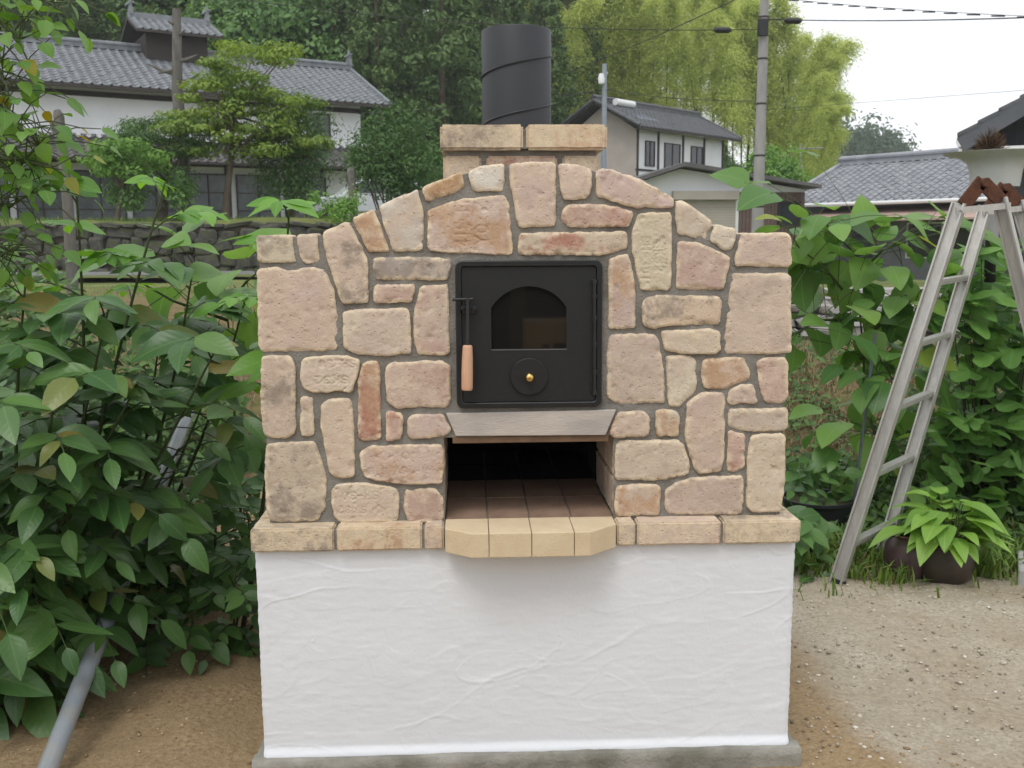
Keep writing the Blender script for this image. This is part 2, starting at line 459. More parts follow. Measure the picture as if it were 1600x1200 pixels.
# ================================================================= GROUND
def spread(a, b, fine0, fine1, step, grow=1.16, cap=4.0):
    xs = list(np.arange(fine0, fine1 + 1e-6, step))
    s = step; x = fine1
    while x < b:
        s = min(s * grow, cap); x += s; xs.append(x)
    s = step; x = fine0; lo = []
    while x > a:
        s = min(s * grow, cap); x -= s; lo.append(x)
    return np.array(lo[::-1] + xs)
gx = spread(-160, 160, -3.2, 4.2, .035)
gy = spread(-40, 220, -1.2, 4.0, .035)
gy = np.sort(np.concatenate([gy, [22.2, 22.25, 22.35, 22.45, 22.5]]))
GX, GY = np.meshgrid(gx, gy)
GZ = ground_z(GX, GY)
_near = sstep(9, 5, np.hypot(GX, GY - 1))
_clear = 1 - sstep(-.95, -.85, GX) * sstep(.95, .85, GX) * sstep(-.3, -.2, GY)
GZ = GZ + (fbm2(GX, GY, 1.1, 4, 3) * .030 + fbm2(GX, GY, 9, 3, 5) * .009) * _near + fbm2(GX, GY, .25, 3, 8) * .12 * (1 - _near)
# the raked soil against the plinth
GZ += .012 * np.exp(-((np.abs(GX) - 1.0) / .25) ** 2) * _near
_flat = sstep(1.0, .8, np.abs(GX)) * sstep(-.25, -.1, GY) * sstep(1.3, 1.1, GY)
GZ = GZ * (1 - _flat) - .01 * _flat
nx, ny = len(gx), len(gy)
idx = np.arange(nx * ny).reshape(ny, nx)
GF = np.stack([idx[:-1, :-1], idx[:-1, 1:], idx[1:, 1:], idx[1:, :-1]], -1).reshape(-1, 4)
g_me = fast_mesh('ground', np.stack([GX, GY, GZ], -1).reshape(-1, 3), GF)
# colour zones of the real surface: pale gravel yard, brown fill soil, grassy and dry banks
_w = fbm2(GX, GY, 1.3, 4, 21) * .35
soil = np.maximum(sstep(-.55, -.75, GX + _w * .4), sstep(.10, -.10, GY + 1.35 * (GX - .72) - .42 + _w * .45) * sstep(2.2, 1.6, GX + _w))
soil = np.clip(soil + sstep(1.05, .85, np.abs(GX) + _w * .3) * sstep(1.4, 1.2, GY), 0, 1)
bank = np.clip(sstep(.12, .3, GZ + _w * .25) + sstep(2.6, 3.2, GY + _w), 0, 1)
fattr(g_me, 'soil', soil.ravel()); fattr(g_me, 'bank', bank.ravel()); fattr(g_me, 'far', sstep(10, 16, GY + _w).ravel())
m = bpy.data.materials.new('yard_earth'); n, l = nodes(m); b = n['Principled BSDF']; b.inputs['Roughness'].default_value = .97; b.inputs['Specular IOR Level'].default_value = .15
tc = n.new('ShaderNodeTexCoord')
def _ns(s, d=8, r=.65):
    q = n.new('ShaderNodeTexNoise'); q.inputs['Scale'].default_value = s; q.inputs['Detail'].default_value = d; q.inputs['Roughness'].default_value = r
    l.new(tc.outputs['Object'], q.inputs['Vector']); return q.outputs['Fac']
def _rp(f, *els):
    r = n.new('ShaderNodeValToRGB'); e = r.color_ramp.elements
    while len(e) < len(els): e.new(.5)
    for k, (p, c) in enumerate(els): e[k].position = p; e[k].color = tuple(c) + (1,)
    l.new(f, r.inputs['Fac']); return r.outputs['Color']
def _mx(f, a, c):
    x = n.new('ShaderNodeMix'); x.data_type = 'RGBA'; l.new(f, x.inputs[0]); l.new(a, x.inputs[6]); l.new(c, x.inputs[7]); return x.outputs[2]
def _at(nm):
    q = n.new('ShaderNodeAttribute'); q.attribute_name = nm; return q.outputs['Fac']
grav = _mx(_rp(_ns(2.3, 6), (.40, (0, 0, 0)), (.58, (1, 1, 1))), _rp(_ns(70, 5), (.25, (.26, .22, .165)), (.5, (.47, .41, .32)), (.75, (.64, .58, .48))), _rp(_ns(40, 6), (.3, (.32, .265, .19)), (.7, (.50, .43, .32))))
soilc = _mx(_rp(_ns(4, 4), (.42, (0, 0, 0)), (.66, (1, 1, 1))), _rp(_ns(60, 8), (.3, (.22, .15, .082)), (.55, (.40, .29, .168)), (.8, (.54, .42, .27))), _rp(_ns(90, 6), (.3, (.28, .197, .11)), (.7, (.47, .35, .205))))
bankc = _rp(_ns(7, 8), (.3, (.09, .065, .035)), (.5, (.20, .145, .075)), (.7, (.11, .13, .04)))
farc = _rp(_ns(1.2, 8), (.3, (.09, .13, .04)), (.6, (.18, .20, .07)), (.8, (.30, .27, .16)))
c = _mx(_at('soil'), grav, soilc); c = _mx(_at('bank'), c, bankc); c = _mx(_at('far'), c, farc)
l.new(c, b.inputs['Base Color'])
bp = n.new('ShaderNodeBump'); bp.inputs['Strength'].default_value = .8; bp.inputs['Distance'].default_value = .02; l.new(_ns(75, 8, .7), bp.inputs['Height']); l.new(bp.outputs[0], b.inputs['Normal'])
ground = link('ground', g_me, None, m, True); ground['kind'] = 'structure'

# country lane below the terrace wall, seen as a pale strip
rd = []; xs_ = np.linspace(-60, 2, 63)
for y_ in (18.2, 20.6):
    rd.append([(x, y_, gz(x, y_) + .16) for x in xs_])
rv = rd[0] + rd[1]
rme = bpy.data.meshes.new('road'); rme.from_pydata(rv, [], [(i, i + 1, i + 64, i + 63) for i in range(62)])
link('road', rme, None, M_ROAD)['kind'] = 'structure'

# loose stones on the gravel and clods on the soil
def pebbles(name, cnt, xr, yr, smin, smax, keep, material):
    ico = bmesh.new(); bmesh.ops.create_icosphere(ico, subdivisions=1, radius=1); bv = np.array([v.co[:] for v in ico.verts]); bf = np.array([[v.index for v in f.verts] for f in ico.faces]); ico.free()
    x = RNG.uniform(*xr, cnt); y = RNG.uniform(*yr, cnt)
    k = keep(x, y) & ~((np.abs(x) < .80) & (y > -.08) & (y < 1.1))
    x, y = x[k], y[k]; cnt = len(x)
    gi = np.clip(np.searchsorted(gx, x), 1, nx - 1); gj = np.clip(np.searchsorted(gy, y), 1, ny - 1)
    z = GZ[gj, gi]
    s = smin + (smax - smin) * RNG.random(cnt) ** 3
    sc3 = s[:, None] * np.stack([RNG.uniform(.7, 1.3, cnt), RNG.uniform(.6, 1.1, cnt), RNG.uniform(.4, .8, cnt)], 1)
    jit = RNG.uniform(.75, 1.2, (cnt, len(bv), 1))
    a = RNG.uniform(0, 6.28, cnt); ca, sa = np.cos(a)[:, None], np.sin(a)[:, None]
    q = bv[None] * jit * sc3[:, None, :]
    qx = q[..., 0] * ca - q[..., 1] * sa; qy = q[..., 0] * sa + q[..., 1] * ca
    V = np.stack([qx + x[:, None], qy + y[:, None], q[..., 2] + z[:, None] + s[:, None] * .15], -1).reshape(-1, 3)
    F = (bf[None] + (np.arange(cnt) * len(bv))[:, None, None]).reshape(-1, 3)
    me = fast_mesh(name, V, F); fattr(me, 'tint', np.repeat(RNG.random(cnt), len(bv)))
    return link(name, me, None, material, True, 'stuff')
def tint_mat(name, *els, rough=.95):
    m = bpy.data.materials.new(name); n, l = nodes(m); b = n['Principled BSDF']; b.inputs['Roughness'].default_value = rough; b.inputs['Specular IOR Level'].default_value = .2
    at = n.new('ShaderNodeAttribute'); at.attribute_name = 'tint'; r = n.new('ShaderNodeValToRGB'); e = r.color_ramp.elements
    while len(e) < len(els): e.new(.5)
    for k, (p, c) in enumerate(els): e[k].position = p; e[k].color = tuple(c) + (1,)
    l.new(at.outputs['Fac'], r.inputs['Fac']); l.new(r.outputs['Color'], b.inputs['Base Color']); return m
M_PEB = tint_mat('yard_pebble', (0, (.20, .165, .125)), (.5, (.42, .365, .28)), (.9, (.58, .53, .45)), (1, (.72, .69, .64)))
M_CLOD = tint_mat('soil_clod', (0, (.20, .14, .08)), (.6, (.36, .26, .155)), (1, (.48, .37, .245)))
_wn = lambda x, y: fbm2(x, y, 1.3, 4, 21) * .35
tag(pebbles('gravel', 9000, (.75, 3.3), (-1.2, 2.3), .002, .009, lambda x, y: (y + .55 * (x - 1.2) > -.25) | (RNG.random(len(x)) < .3), M_PEB), 'pale loose gravel scattered over the yard', 'gravel')
tag(pebbles('soil_crumbs', 6500, (-2.1, 2.3), (-1.0, 1.9), .002, .009, lambda x, y: (x < -.6) | ((y + .55 * (x - 1.2) < .05) & (x > .6)), M_CLOD), 'small brown clods of loose fill soil', 'soil')
# ================================================================= OVEN
Z1, Z2, Z3 = 1.4875, .7092, .05          # shoulders, ledge top, foot of the plaster plinth
WB, WL, WP = .714, .75, .744
DL, DP = .053, .033                       # ledge and plinth stand this far in front of the stone face
oven = tag(empty('pizza_oven', (0, 0, 0)), 'tall outdoor oven faced with reclaimed tan fire bricks on a white plastered plinth', 'oven')

# --- stroke lettering pressed into some of the reused bricks
FONT = {
 'S': [[(.9, .85), (.7, 1), (.3, 1), (.1, .85), (.1, .65), (.3, .52), (.7, .48), (.9, .35), (.9, .15), (.7, 0), (.3, 0), (.1, .15)]],
 'H': [[(.1, 0), (.1, 1)], [(.9, 0), (.9, 1)], [(.1, .5), (.9, .5)]],
 '-': [[(.15, .5), (.85, .5)]],
 '3': [[(.1, .9), (.4, 1), (.75, .95), (.85, .75), (.7, .55), (.45, .52), (.75, .46), (.9, .25), (.75, .05), (.4, 0), (.1, .1)]],
 '0': [[(.5, 1), (.85, .8), (.9, .5), (.85, .2), (.5, 0), (.15, .2), (.1, .5), (.15, .8), (.5, 1)]],
 'O': [[(.5, 1), (.85, .8), (.9, .5), (.85, .2), (.5, 0), (.15, .2), (.1, .5), (.15, .8), (.5, 1)]],
 '1': [[(.5, 0), (.5, 1)]], 'I': [[(.5, 0), (.5, 1)]],
 'K': [[(.1, 0), (.1, 1)], [(.9, 1), (.1, .45)], [(.35, .62), (.9, 0)]],
 '2': [[(.1, .8), (.3, 1), (.7, 1), (.9, .8), (.85, .6), (.1, 0), (.9, 0)]],
 'N': [[(.1, 0), (.1, 1), (.9, 0), (.9, 1)]],
 'M': [[(.05, 0), (.05, 1), (.5, .3), (.95, 1), (.95, 0)]],
 'E': [[(.9, 1), (.1, 1), (.1, 0), (.9, 0)], [(.1, .5), (.75, .5)]],
 'A': [[(.05, 0), (.5, 1), (.95, 0)], [(.25, .4), (.75, .4)]],
 'Z': [[(.1, 1), (.9, 1), (.1, 0), (.9, 0)]],
 'Y': [[(.05, 1), (.5, .5), (.95, 1)], [(.5, .5), (.5, 0)]],
 '.': [[(.45, 0), (.55, 0)]],
 '4': [[(.7, 0), (.7, 1), (.1, .35), (.9, .35)]],
 '<': [[(.5, 1.1), (1.5, .5), (.5, -.1), (-.5, .5), (.5, 1.1)], [(.5, .8), (1.0, .5), (.5, .2), (0, .5), (.5, .8)]],
 ' ': [],
}
def lettering(rows):
    """rows: (text, cx_px, cy_px, char height m, advance m, rotation deg) -> list of segments in (x,z) on the face"""
    segs = []
    for txt, cx, cy, h, adv, rot in rows:
        c = PY(cx, cy, 0.0); c = np.array([c[0], c[2]])
        ca, sa = math.cos(math.radians(rot)), math.sin(math.radians(rot))
        x0 = -adv * len(txt) / 2
        for k, ch in enumerate(txt):
            for st in FONT.get(ch, []):
                q = []
                for (a, b_) in st:
                    lx = x0 + adv * (k + .12 + a * .76); lz = (b_ - .5) * h
                    q.append(c + np.array([lx * ca - lz * sa, lx * sa + lz * ca]))
                segs += [(q[i], q[i + 1]) for i in range(len(q) - 1)]
    return segs
def seg_dist(p, segs):
    d = np.full(len(p), 1e9)
    for a, b in segs:
        ab = b - a; t = np.clip(((p - a) @ ab) / (ab @ ab + 1e-12), 0, 1)
        d = np.minimum(d, np.linalg.norm(p - (a + t[:, None] * ab), axis=1))
    return d
def rounded(poly, r):
    poly = np.asarray(poly, float); n_ = len(poly); out = []
    for i in range(n_):
        a, b, c = poly[i - 1], poly[i], poly[(i + 1) % n_]
        la, lc = np.linalg.norm(a - b), np.linalg.norm(c - b)
        k = min(r, .42 * la, .42 * lc)
        p0 = b + (a - b) / la * k; p2 = b + (c - b) / lc * k
        for t in (0, .25, .5, .75, 1):
            out.append((1 - t) ** 2 * p0 + 2 * t * (1 - t) * b + t * t * p2)
    return np.array(out)
def resample(poly, sp):
    out = []
    for i in range(len(poly)):
        a, b = poly[i], poly[(i + 1) % len(poly)]
        k = max(1, int(round(np.linalg.norm(b - a) / sp)))
        if np.linalg.norm(b - a) < 1e-6: continue
        out += [a + (b - a) * t / k for t in range(k)]
    q = [out[0]]
    for p in out[1:]:
        if np.linalg.norm(p - q[-1]) > sp * .4: q.append(p)
    return np.array(q)
def inside(p, poly):
    x, y = p[:, 0], p[:, 1]; r = np.zeros(len(p), bool); n_ = len(poly)
    for i in range(n_):
        x1, y1 = poly[i]; x2, y2 = poly[(i + 1) % n_]
        if y1 == y2: continue
        r ^= ((y1 > y) != (y2 > y)) & (x < (x2 - x1) * (y - y1) / (y2 - y1) + x1)
    return r
def area(p):
    x, y = p[:, 0], p[:, 1]; return .5 * np.sum(x * np.roll(y, -1) - y * np.roll(x, -1))
SEED = [0]
def stone(poly, base, stain, parent, yf=0.0, depth=.075, rnd=.010, sp=.0050, R=.0038, amp=1.1, segs=None, name='stone', label=None, rough_edge=1.0):
    """one face stone: poly in world (x,z), front near y=yf, worn rounded arrises, uneven face"""
    SEED[0] += 1; sd = SEED[0] * 3.7
    poly = np.asarray(poly, float)
    if area(poly) < 0: poly = poly[::-1]
    c0 = poly.mean(0)
    ol = resample(rounded(poly, rnd), sp)
    nrm = np.roll(ol, -1, 0) - np.roll(ol, 1, 0); nrm = np.stack([nrm[:, 1], -nrm[:, 0]], 1); nrm /= np.linalg.norm(nrm, axis=1)[:, None] + 1e-9
    w = noise2(ol[:, 0], ol[:, 1], 45, sd) * .0022 + noise2(ol[:, 0], ol[:, 1], 120, sd + 1) * .0014 + np.minimum(noise2(ol[:, 0], ol[:, 1], 28, sd + 2) + .15, 0) * .004
    ol = ol + nrm * (w * rough_edge)[:, None]
    lo, hi = ol.min(0), ol.max(0)
    fine = .0026 if segs else sp
    gx_, gz_ = np.meshgrid(np.arange(lo[0], hi[0], fine), np.arange(lo[1], hi[1], fine * .87))
    gx_[1::2] += fine / 2
    g = np.stack([gx_.ravel(), gz_.ravel()], 1)
    g = g[inside(g, ol)]
    loop = [(ol[i], ol[(i + 1) % len(ol)]) for i in range(len(ol))]
    g = g[seg_dist(g, loop) > fine * .55]
    g = g + RNG.uniform(-.12, .12, g.shape) * fine
    pts = np.concatenate([ol, g])
    res = geometry.delaunay_2d_cdt([Vector(p) for p in pts], [(i, (i + 1) % len(ol)) for i in range(len(ol))], [], 1, 1e-7)
    vv = np.array([v[:] for v in res[0]]); ff = [f for f in res[2]]
    d = seg_dist(vv, loop)
    def hgt(p, d):
        rr = R * (1 + .55 * noise2(p[:, 0], p[:, 1], 22, sd + 5) * rough_edge); rr = np.clip(rr, .002, None)
        t = np.clip(d / rr, 0, 1)
        h = rr * (1 - np.sqrt(np.clip(1 - (1 - t) ** 2, 0, 1)))
        h += amp * (noise2(p[:, 0], p[:, 1], 11, sd + 9) * .0024 + noise2(p[:, 0], p[:, 1], 34, sd + 11) * .0011 + noise2(p[:, 0], p[:, 1], 95, sd + 13) * .0006)
        pit = noise2(p[:, 0], p[:, 1], 48, sd + 17); h += amp * np.clip(pit - .42, 0, 1) * .010
        h += amp * sstep(.022, 0, d) * np.clip(noise2(p[:, 0], p[:, 1], 30, sd + 19) - .12, 0, 1) * .011
        if segs:
            ds = seg_dist(p, segs); h += .0024 * sstep(.0040, .0014, ds) * (.75 + .45 * noise2(p[:, 0], p[:, 1], 30, sd + 23))
        return h
    tilt = RNG.normal(0, .012, 2)
    def y_of(p, d): return yf + hgt(p, d) + (p - c0) @ tilt
    yv = y_of(vv, d); yo = y_of(ol, np.zeros(len(ol)))
    V = [(p[0], yv[i], p[1]) for i, p in enumerate(vv)]
    b0 = len(V)
    V += [(p[0], yo[i], p[1]) for i, p in enumerate(ol)] + [(p[0], yf + depth, p[1]) for p in ol]
    n_ = len(ol)
    F = [tuple(f) for f in ff] + [(b0 + i, b0 + (i + 1) % n_, b0 + n_ + (i + 1) % n_, b0 + n_ + i) for i in range(n_)]
    cc = np.array([c0[0], yf + .03, c0[1]])
    V = [tuple(np.array(p) - cc) for p in V]
    me = bpy.data.meshes.new(name); me.from_pydata(V, [], F); me.update()
    bm = bmesh.new(); bm.from_mesh(me); bmesh.ops.remove_doubles(bm, verts=bm.verts, dist=1e-5); bmesh.ops.recalc_face_normals(bm, faces=bm.faces); bm.to_mesh(me); bm.free()
    co = np.array([v.co[:] for v in me.vertices]); dd = seg_dist(co[:, [0, 2]] + c0, loop)
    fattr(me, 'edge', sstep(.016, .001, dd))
    o = link(name, me, parent, M_STONE, True)
    o.location = tuple(cc)
    o.color = base; o['stain'] = [float(x) for x in stain[:3]]
    if label: o['label'] = label
    return o

C = dict(cream=srgb(210, 194, 170), tan=srgb(202, 181, 160), pink=srgb(200, 176, 162), rose=srgb(193, 161, 145), orange=srgb(191, 154, 120), red=srgb(176, 124, 102),
         grey=srgb(160, 147, 138), pale=srgb(212, 202, 184), dust=srgb(190, 171, 153), buff=srgb(206, 187, 156), ochre=srgb(182, 144, 100), dirt=srgb(152, 137, 121), white=srgb(217, 209, 196))
C = {k_: tuple((sum(v_[:3]) / 3) * .13 + q_ * .87 for q_ in v_[:3]) + (1,) for k_, v_ in C.items()}
R1 = (380, 240, 450 / 1600); R2 = (800, 240, 460 / 1600); R3 = (380, 530, 450 / 1543); R4 = (800, 530, 460 / 1577)
def face(region, pts, y=0.0):
    ox, oy, s = region
    out = []
    for X, Y in pts:
        p = PY(ox + X * s, oy + Y * s, y); out.append((p[0], p[2]))
    return out
STONES = [
 (R1, [(70, 452), (270, 452), (290, 598), (270, 606), (75, 606)], 'cream', 'dirt'),
 (R1, [(292, 450), (410, 440), (425, 606), (328, 610), (308, 560)], 'pink', 'tan'),
 (R1, [(443, 434), (575, 375), (600, 400), (690, 580), (695, 832), (545, 837), (500, 690), (470, 605), (446, 540)], 'tan', 'dirt'),
 (R1, [(605, 357), (725, 303), (815, 546), (698, 548), (640, 440)], 'orange', 'rose'),
 (R1, [(748, 292), (970, 193), (980, 250), (1001, 320), (998, 540), (835, 546), (790, 430)], 'pale', 'tan'),
 (R1, [(990, 187), (1213, 97), (1229, 180), (1190, 212), (1040, 266), (1016, 264)], 'ochre', 'orange'),
 (R1, [(1250, 94), (1330, 66), (1450, 52), (1452, 207), (1275, 211), (1255, 140)], 'white', 'pale'),
 (R1, [(1025, 312), (1200, 252), (1455, 230), (1477, 275), (1502, 520), (1492, 566), (1150, 552), (1035, 541), (1022, 510)], 'pink', 'orange'),
 (R2, [(-17, 55), (100, 43), (225, 45), (241, 70), (240, 395), (45, 405), (20, 350), (10, 260), (-10, 180)], 'tan', 'pink'),
 (R1, [(718, 580), (850, 572), (1150, 580), (1161, 600), (1140, 705), (725, 701)], 'grey', 'dirt'),
 (R1, [(722, 745), (740, 728), (950, 726), (955, 760), (935, 830), (725, 834)], 'rose', 'pink'),
 (R1, [(985, 735), (1140, 725), (1151, 1110), (1120, 1123), (970, 1116), (948, 1050), (945, 880)], 'tan', 'rose'),
 (R1, [(552, 875), (650, 862), (915, 858), (926, 900), (936, 1110), (760, 1128), (620, 1112), (555, 1082)], 'tan', 'cream'),
 (R1, [(75, 642), (180, 630), (240, 650), (380, 628), (450, 645), (500, 740), (523, 900), (521, 1080), (495, 1099), (95, 1103), (80, 1050), (75, 800)], 'tan', 'pink'),
 (R2, [(250, 57), (350, 52), (430, 82), (439, 130), (432, 200), (405, 246), (280, 255), (265, 190)], 'tan', 'cream'),
 (R2, [(460, 102), (480, 82), (540, 83), (700, 141), (860, 226), (886, 252), (880, 293), (670, 298), (455, 231)], 'pink', 'tan'),
 (R2, [(270, 310), (300, 280), (440, 270), (560, 285), (661, 310), (662, 332), (640, 398), (310, 400), (268, 375)], 'rose', 'red'),
 (R2, [(40, 430), (625, 422), (633, 520), (480, 554), (40, 551), (31, 500)], 'tan', 'red'),
 (R2, [(690, 325), (860, 317), (873, 340), (870, 720), (850, 744), (695, 744), (675, 620), (652, 520), (649, 430)], 'cream', 'tan'),
 (R2, [(895, 260), (925, 250), (1085, 360), (1089, 390), (1060, 466), (900, 441), (890, 360)], 'cream', 'tan'),
 (R2, [(1105, 378), (1220, 408), (1229, 430), (1195, 526), (1160, 526), (1077, 475)], 'cream', 'pale'),
 (R2, [(1250, 430), (1500, 430), (1523, 470), (1523, 605), (1505, 618), (1214, 613), (1214, 580)], 'tan', 'pink'),
 (R2, [(900, 475), (1020, 480), (1189, 560), (1188, 600), (1150, 736), (1000, 743), (891, 736)], 'rose', 'tan'),
 (R2, [(525, 570), (630, 540), (660, 640), (673, 760), (672, 946), (600, 956), (524, 951)], 'pink', 'orange'),
 (R2, [(720, 790), (790, 768), (1125, 775), (1143, 800), (1138, 912), (1120, 931), (870, 936), (770, 956), (715, 936), (704, 850)], 'buff', 'dirt'),
 (R2, [(808, 965), (1080, 950), (1131, 965), (1135, 1070), (1110, 1091), (930, 1089), (830, 1071)], 'cream', 'buff'),
 (R2, [(1200, 650), (1500, 648), (1523, 670), (1521, 1080), (1420, 1091), (1160, 1089), (1154, 1050), (1170, 850)], 'tan', 'dust'),
 (R4, [(520, -30), (768, -30), (790, 10), (819, 180), (820, 346), (720, 346), (560, 351), (510, 312), (507, 100)], 'tan', 'pink'),
 (R4, [(828, 90), (950, 85), (990, 110), (996, 270), (900, 363), (840, 361), (835, 250), (825, 150)], 'cream', 'dust'),
 (R4, [(1020, 115), (1060, 98), (1250, 98), (1279, 170), (1276, 215), (1140, 271), (1030, 263), (1017, 200)], 'tan', 'orange'),
 (R4, [(1310, 125), (1350, 98), (1465, 98), (1486, 130), (1481, 320), (1450, 346), (1355, 341), (1330, 260)], 'tan', 'rose'),
 (R4, [(1160, 282), (1210, 247), (1295, 236), (1321, 340), (1290, 351), (1250, 341), (1170, 353), (1157, 330)], 'pink', 'tan'),
 (R4, [(1162, 375), (1470, 367), (1481, 390), (1479, 470), (1450, 496), (1240, 496), (1159, 466)], 'tan', 'dust'),
 (R4, [(935, 347), (1010, 286), (1130, 286), (1143, 310), (1142, 640), (1120, 711), (1000, 719), (975, 690), (929, 540)], 'tan', 'pink'),
 (R4, [(1160, 490), (1240, 504), (1253, 520), (1248, 690), (1200, 713), (1154, 709)], 'rose', 'red'),
 (R4, [(1285, 515), (1450, 503), (1469, 520), (1466, 760), (1440, 926), (1280, 926), (1257, 900), (1265, 600)], 'tan', 'cream'),
 (R4, [(572, 388), (700, 385), (739, 410), (735, 521), (600, 528), (545, 531), (516, 503)], 'tan', 'orange'),
 (R4, [(770, 378), (870, 378), (901, 410), (895, 521), (774, 523)], 'cream', 'orange'),
 (R4, [(560, 555), (600, 545), (890, 540), (920, 560), (959, 690), (940, 726), (800, 756), (560, 756), (549, 720)], 'tan', 'dust'),
 (R4, [(560, 790), (650, 775), (780, 782), (801, 800), (790, 946), (560, 951), (547, 920)], 'tan', 'orange'),
 (R4, [(825, 810), (870, 770), (980, 740), (1230, 732), (1244, 750), (1240, 920), (1210, 943), (840, 943), (817, 900)], 'dust', 'pink'),
 (R3, [(95, 97), (130, 85), (250, 88), (276, 140), (281, 510), (240, 533), (130, 531), (105, 500), (91, 300)], 'tan', 'dirt'),
 (R3, [(310, 110), (380, 90), (540, 85), (630, 110), (612, 200), (580, 286), (510, 276), (450, 286), (360, 289), (315, 262), (304, 200)], 'tan', 'cream'),
 (R3, [(642, 118), (720, 115), (731, 150), (739, 530), (720, 546), (640, 549), (617, 530), (611, 220)], 'red', 'orange'),
 (R3, [(765, 142), (800, 121), (1060, 115), (1111, 140), (1113, 320), (1090, 366), (820, 373), (770, 341), (757, 200)], 'pink', 'rose'),
 (R3, [(305, 312), (340, 302), (373, 320), (379, 510), (350, 529), (310, 526), (301, 420)], 'tan', 'pink'),
 (R3, [(415, 352), (450, 322), (560, 315), (583, 340), (596, 520), (596, 735), (560, 749), (480, 746), (455, 690), (414, 480)], 'tan', 'cream'),
 (R3, [(765, 395), (790, 385), (850, 400), (859, 450), (850, 541), (764, 546)], 'rose', 'red'),
 (R3, [(880, 430), (910, 405), (1073, 402), (1117, 490), (1080, 521), (900, 541), (879, 510)], 'pink', 'rose'),
 (R3, [(115, 572), (180, 553), (380, 550), (400, 590), (446, 740), (441, 900), (395, 976), (200, 986), (140, 976), (120, 900), (111, 700)], 'tan', 'dirt'),
 (R3, [(625, 602), (680, 570), (1060, 565), (1076, 600), (1079, 690), (1066, 776), (850, 779), (650, 746), (629, 690)], 'tan', 'orange'),
 (R3, [(475, 802), (510, 775), (660, 770), (820, 800), (839, 840), (830, 971), (800, 983), (510, 986), (485, 950), (469, 880)], 'tan', 'cream'),
 (R3, [(865, 807), (1030, 798), (1071, 850), (1073, 971), (1000, 986), (880, 981), (859, 900)], 'rose', 'tan'),
]
MARKS = {
 7: ([('4IE.EM', 722, 346, .036, .0225, 90), ('YO.Z', 752, 349, .034, .030, 90)], 'pinkish stone with two pressed columns of letters'),
 18: ([('SH-301', 1009, 405, .024, .0205, -90), ('SK32', 1031, 402, .024, .021, -90)], 'pale upright stone with faint pressed letters'),
 42: ([('SH-301', 521, 569, .019, .0205, 180), ('SK32', 518, 594, .019, .024, 180)], 'tan stone with upside-down pressed maker code'),
 50: ([('< O', 617, 713, .020, .030, 0), ('N.S AS -IM', 626, 736, .016, .0178, 0)], 'stone with a pressed lozenge and worn letters'),
 51: ([('SH-301', 557, 775, .020, .0205, 180), ('< SK32', 562, 797, .018, .021, 180)], 'tan stone with upside-down pressed code and lozenge'),
}
for k, (reg, pts, cb, cs) in enumerate(STONES):
    segs = lettering(MARKS[k][0]) if k in MARKS else None
    jit = RNG.uniform(.92, 1.06)
    bc = tuple(min(1, c_ * jit * RNG.uniform(.97, 1.03)) for c_ in C[cb][:3]) + (1,)
    edge_px = False
    stone(face(reg, pts), bc, C[cs], oven, yf=RNG.uniform(-.003, .003), segs=segs, label=MARKS[k][1] if k in MARKS else None)

# --- mortar body: front sheet with the two openings, closed shell behind
TOP = [(402, 372), (460, 370), (500, 368), (545, 350), (585, 330), (650, 300), (722, 273), (790, 257), (865, 256), (925, 267), (1055, 315), (1115, 354), (1152, 366), (1235, 368)]
outl = [(p[0], p[2]) for p in (PY(x, y, .012) for x, y in TOP)]
outl[0] = (-WB + .004, outl[0][1]); outl[-1] = (WB - .004, outl[-1][1])
BODY = np.array([(WB - .006, Z2 - .03)] + outl[::-1] + [(-WB + .006, Z2 - .03)])
ox0, ox1 = -.2285, .2395; oz0, oz1 = Z2 - .002, PY(820, 683, 0)[2]
HOLE = np.array([(ox0, oz0), (ox1, oz0), (ox1, oz1), (ox0, oz1)])
dl0, dl1 = PY(716, 414, 0), PY(936, 632, 0)
DHOLE = np.array([(dl0[0], dl1[2]), (dl1[0], dl1[2]), (dl1[0], dl0[2]), (dl0[0], dl0[2])])
ob = resample(BODY, .012); hb = resample(HOLE, .012); hd = resample(DHOLE, .012)
lo, hi = ob.min(0), ob.max(0)
gx_, gz_ = np.meshgrid(np.arange(lo[0], hi[0], .0085), np.arange(lo[1], hi[1], .0085)); g = np.stack([gx_.ravel(), gz_.ravel()], 1)
g = g[inside(g, ob)]
loops = [[(q[i], q[(i + 1) % len(q)]) for i in range(len(q))] for q in (ob, hb, hd)]
g = g[(~inside(g, hb)) & (~inside(g, hd))]
g = g[seg_dist(g, loops[0] + loops[1] + loops[2]) > .005]
pts = np.concatenate([ob, hb, hd, g]); e = []
b0 = 0
for q in (ob, hb, hd):
    e += [(b0 + i, b0 + (i + 1) % len(q)) for i in range(len(q))]; b0 += len(q)
res = geometry.delaunay_2d_cdt([Vector(p) for p in pts], e, [], 0, 1e-7)
vv = np.array([v[:] for v in res[0]]); tri = np.array([f for f in res[2]])
cen = vv[tri].mean(1)
tri = tri[inside(cen, ob) & ~inside(cen, hb) & ~inside(cen, hd)]
yy = .0095 + noise2(vv[:, 0], vv[:, 1], 14, 4) * .0035 + noise2(vv[:, 0], vv[:, 1], 60, 6) * .0015
V = [(vv[i, 0], yy[i], vv[i, 1]) for i in range(len(vv))]
F = [tuple(t) for t in tri]
b0 = len(V); nb = len(BODY); DEEP = .98
V += [(p[0], .016, p[1]) for p in BODY] + [(p[0], DEEP, p[1]) for p in BODY]
F += [(b0 + i, b0 + (i + 1) % nb, b0 + nb + (i + 1) % nb, b0 + nb + i) for i in range(nb)] + [tuple(b0 + nb + i for i in range(nb))]
me = bpy.data.meshes.new('mortar_body'); me.from_pydata(V, [], F); me.update()
